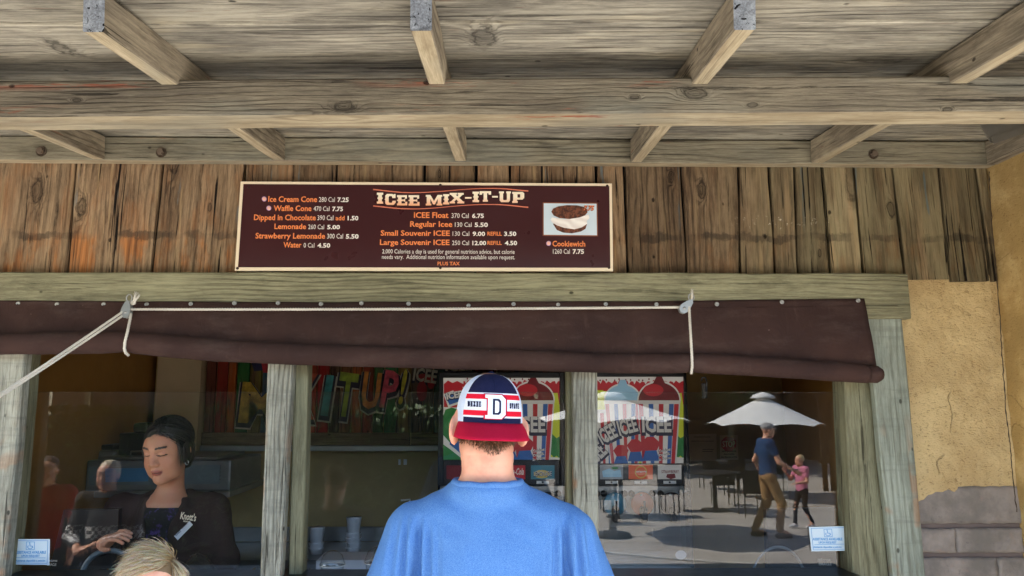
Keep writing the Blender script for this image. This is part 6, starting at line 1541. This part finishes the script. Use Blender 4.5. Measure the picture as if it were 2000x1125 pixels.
fn = thing('slat_fence', 'dark upright slat fence at the right side of the plaza', 'fence', (10.6, -12.6, GZ))
for i in range(26):
    x = 8.2 + i * .19; box('slat', (x, -12.6, GZ), (x + .12, -12.56, 2.6 + .1 * math.sin(i * 2.3)), M['dark_wood'], fn, .004)
for z in (.3, 1.9): box('fence_rail', (8.1, -12.555, z), (13.2, -12.50, z + .09), M['dark_wood'], fn, .004)
hd = thing('queue_rope', 'sagging white rope strung low across the plaza edge', 'rope', (3, -1.2, .2))
Y_ = -3.1
A = W(1120, 1072, 2 * GY - Y_); B = W(1720, 1108, 2 * GY - Y_)
pa, pb = Vector((A.x, Y_, A.z)), Vector((B.x, Y_, B.z))
rope('rope_run', rope_pts(pa, pb, .05, 12), .016, M['rope'], hd)
for p, lb in ((pa, 'short dark stanchion carrying the left end of the low rope'), (pb, 'short dark stanchion carrying the right end of the low rope')):
    t = thing('stanchion', lb, 'post', (p.x, p.y, GZ)); tube('stanchion_post', [(p.x, p.y, GZ), (p.x, p.y, p.z + .06)], .03, M['blackm'], t, 12); lathe('base', [(0, 0), (.16, 0), (.14, .03), (.03, .05)], (p.x, p.y, GZ), M['blackm'], t, 18)
# walkers and children
M['polo'] = cloth('navy_polo_cloth', S(38, 62, 96), S(52, 80, 116), .5); M['khaki'] = cloth('khaki_cloth', S(150, 116, 78), S(170, 136, 96), .5)
M['pink'] = cloth('pink_cloth', S(196, 116, 142), S(214, 140, 160), .5); M['red'] = cloth('red_cloth', S(170, 46, 60), S(190, 60, 70), .5)
gx = lambda px, D: W(px, 950, D).x
mw, XW, JW, hw, hws = figure('man in grey flat cap, navy polo and khaki trousers walking across the sunny paving', (gx(1500, 12.0), 2 * GY - 12.0, GZ), R(-90), 1.78, pose=dict(head=(0, .05, 1.615), knL=(-.10, .16, .52), anL=(-.11, .10, .12), knR=(.10, .0, .50), anR=(.11, -.20, .10), elL=(-.25, .10, 1.15), wrL=(-.22, .34, 1.02), elR=(.24, -.10, 1.15), wrR=(.26, .02, .92)), top=M['polo'], bottom=M['khaki'], shoes=M['blackm'], hair=plain('grey_cap_cloth', S(150, 150, 150), .8), hairprims=[('e', (0, -.01, .07), (.088, .105, .07)), ('e', (0, .085, .045), (.06, .05, .014)), ('-e', (0, .02, -.045), (.13, .14, .075))], h=.014)
girl = figure('small girl in a pink top and dark leggings with one hand raised', (gx(1566, 12.8), 2 * GY - 12.8, GZ), R(75), 1.2, wide=.95, pose=dict(elL=(-.24, .12, 1.16), wrL=(-.20, .30, 1.34), elR=(.23, .02, 1.14), wrR=(.16, .25, 1.10), knL=(-.10, .14, .52), anL=(-.11, .16, .10), anR=(.11, -.16, .12)), top=M['pink'], bottom=M['blackm'], shoes=M['whiteshoe'], hair=plain('light_blond_hair', S(190, 164, 120), .6), h=.012, legfill=.8)
ck = figure('child in a black hooded top with checked bands standing back from the left window', (gx(212, 4.95), 2 * GY - 4.95, 0), 0, 1.36, wide=.9, sleeve=1.9, top=M['checks'], bottom=M['jeans'], shoes=M['shoe'], hair=plain('pale_hair', S(196, 180, 150), .5), h=.010, pose=dict(elL=(-.26, .02, 1.14), wrL=(-.10, .24, 1.10), elR=(.26, .02, 1.14), wrR=(.08, .25, 1.12)))
rd = figure('child in a red top and sunglasses standing furthest left in the queue', (gx(92, 5.3), 2 * GY - 5.3, 0), R(-10), 1.36, wide=.9, top=M['red'], bottom=M['blackm'], shoes=M['shoe'], hair=plain('brown_hair', S(70, 50, 38), .5), h=.011, pose=dict(elL=(-.24, .10, 1.18), wrL=(-.10, .26, 1.28)))
for o in [x for x in bpy.data.objects if x.parent is None and x.get('category') == 'person']: o['group'] = 'people at the snack stand'
bpy.context.view_layer.update()
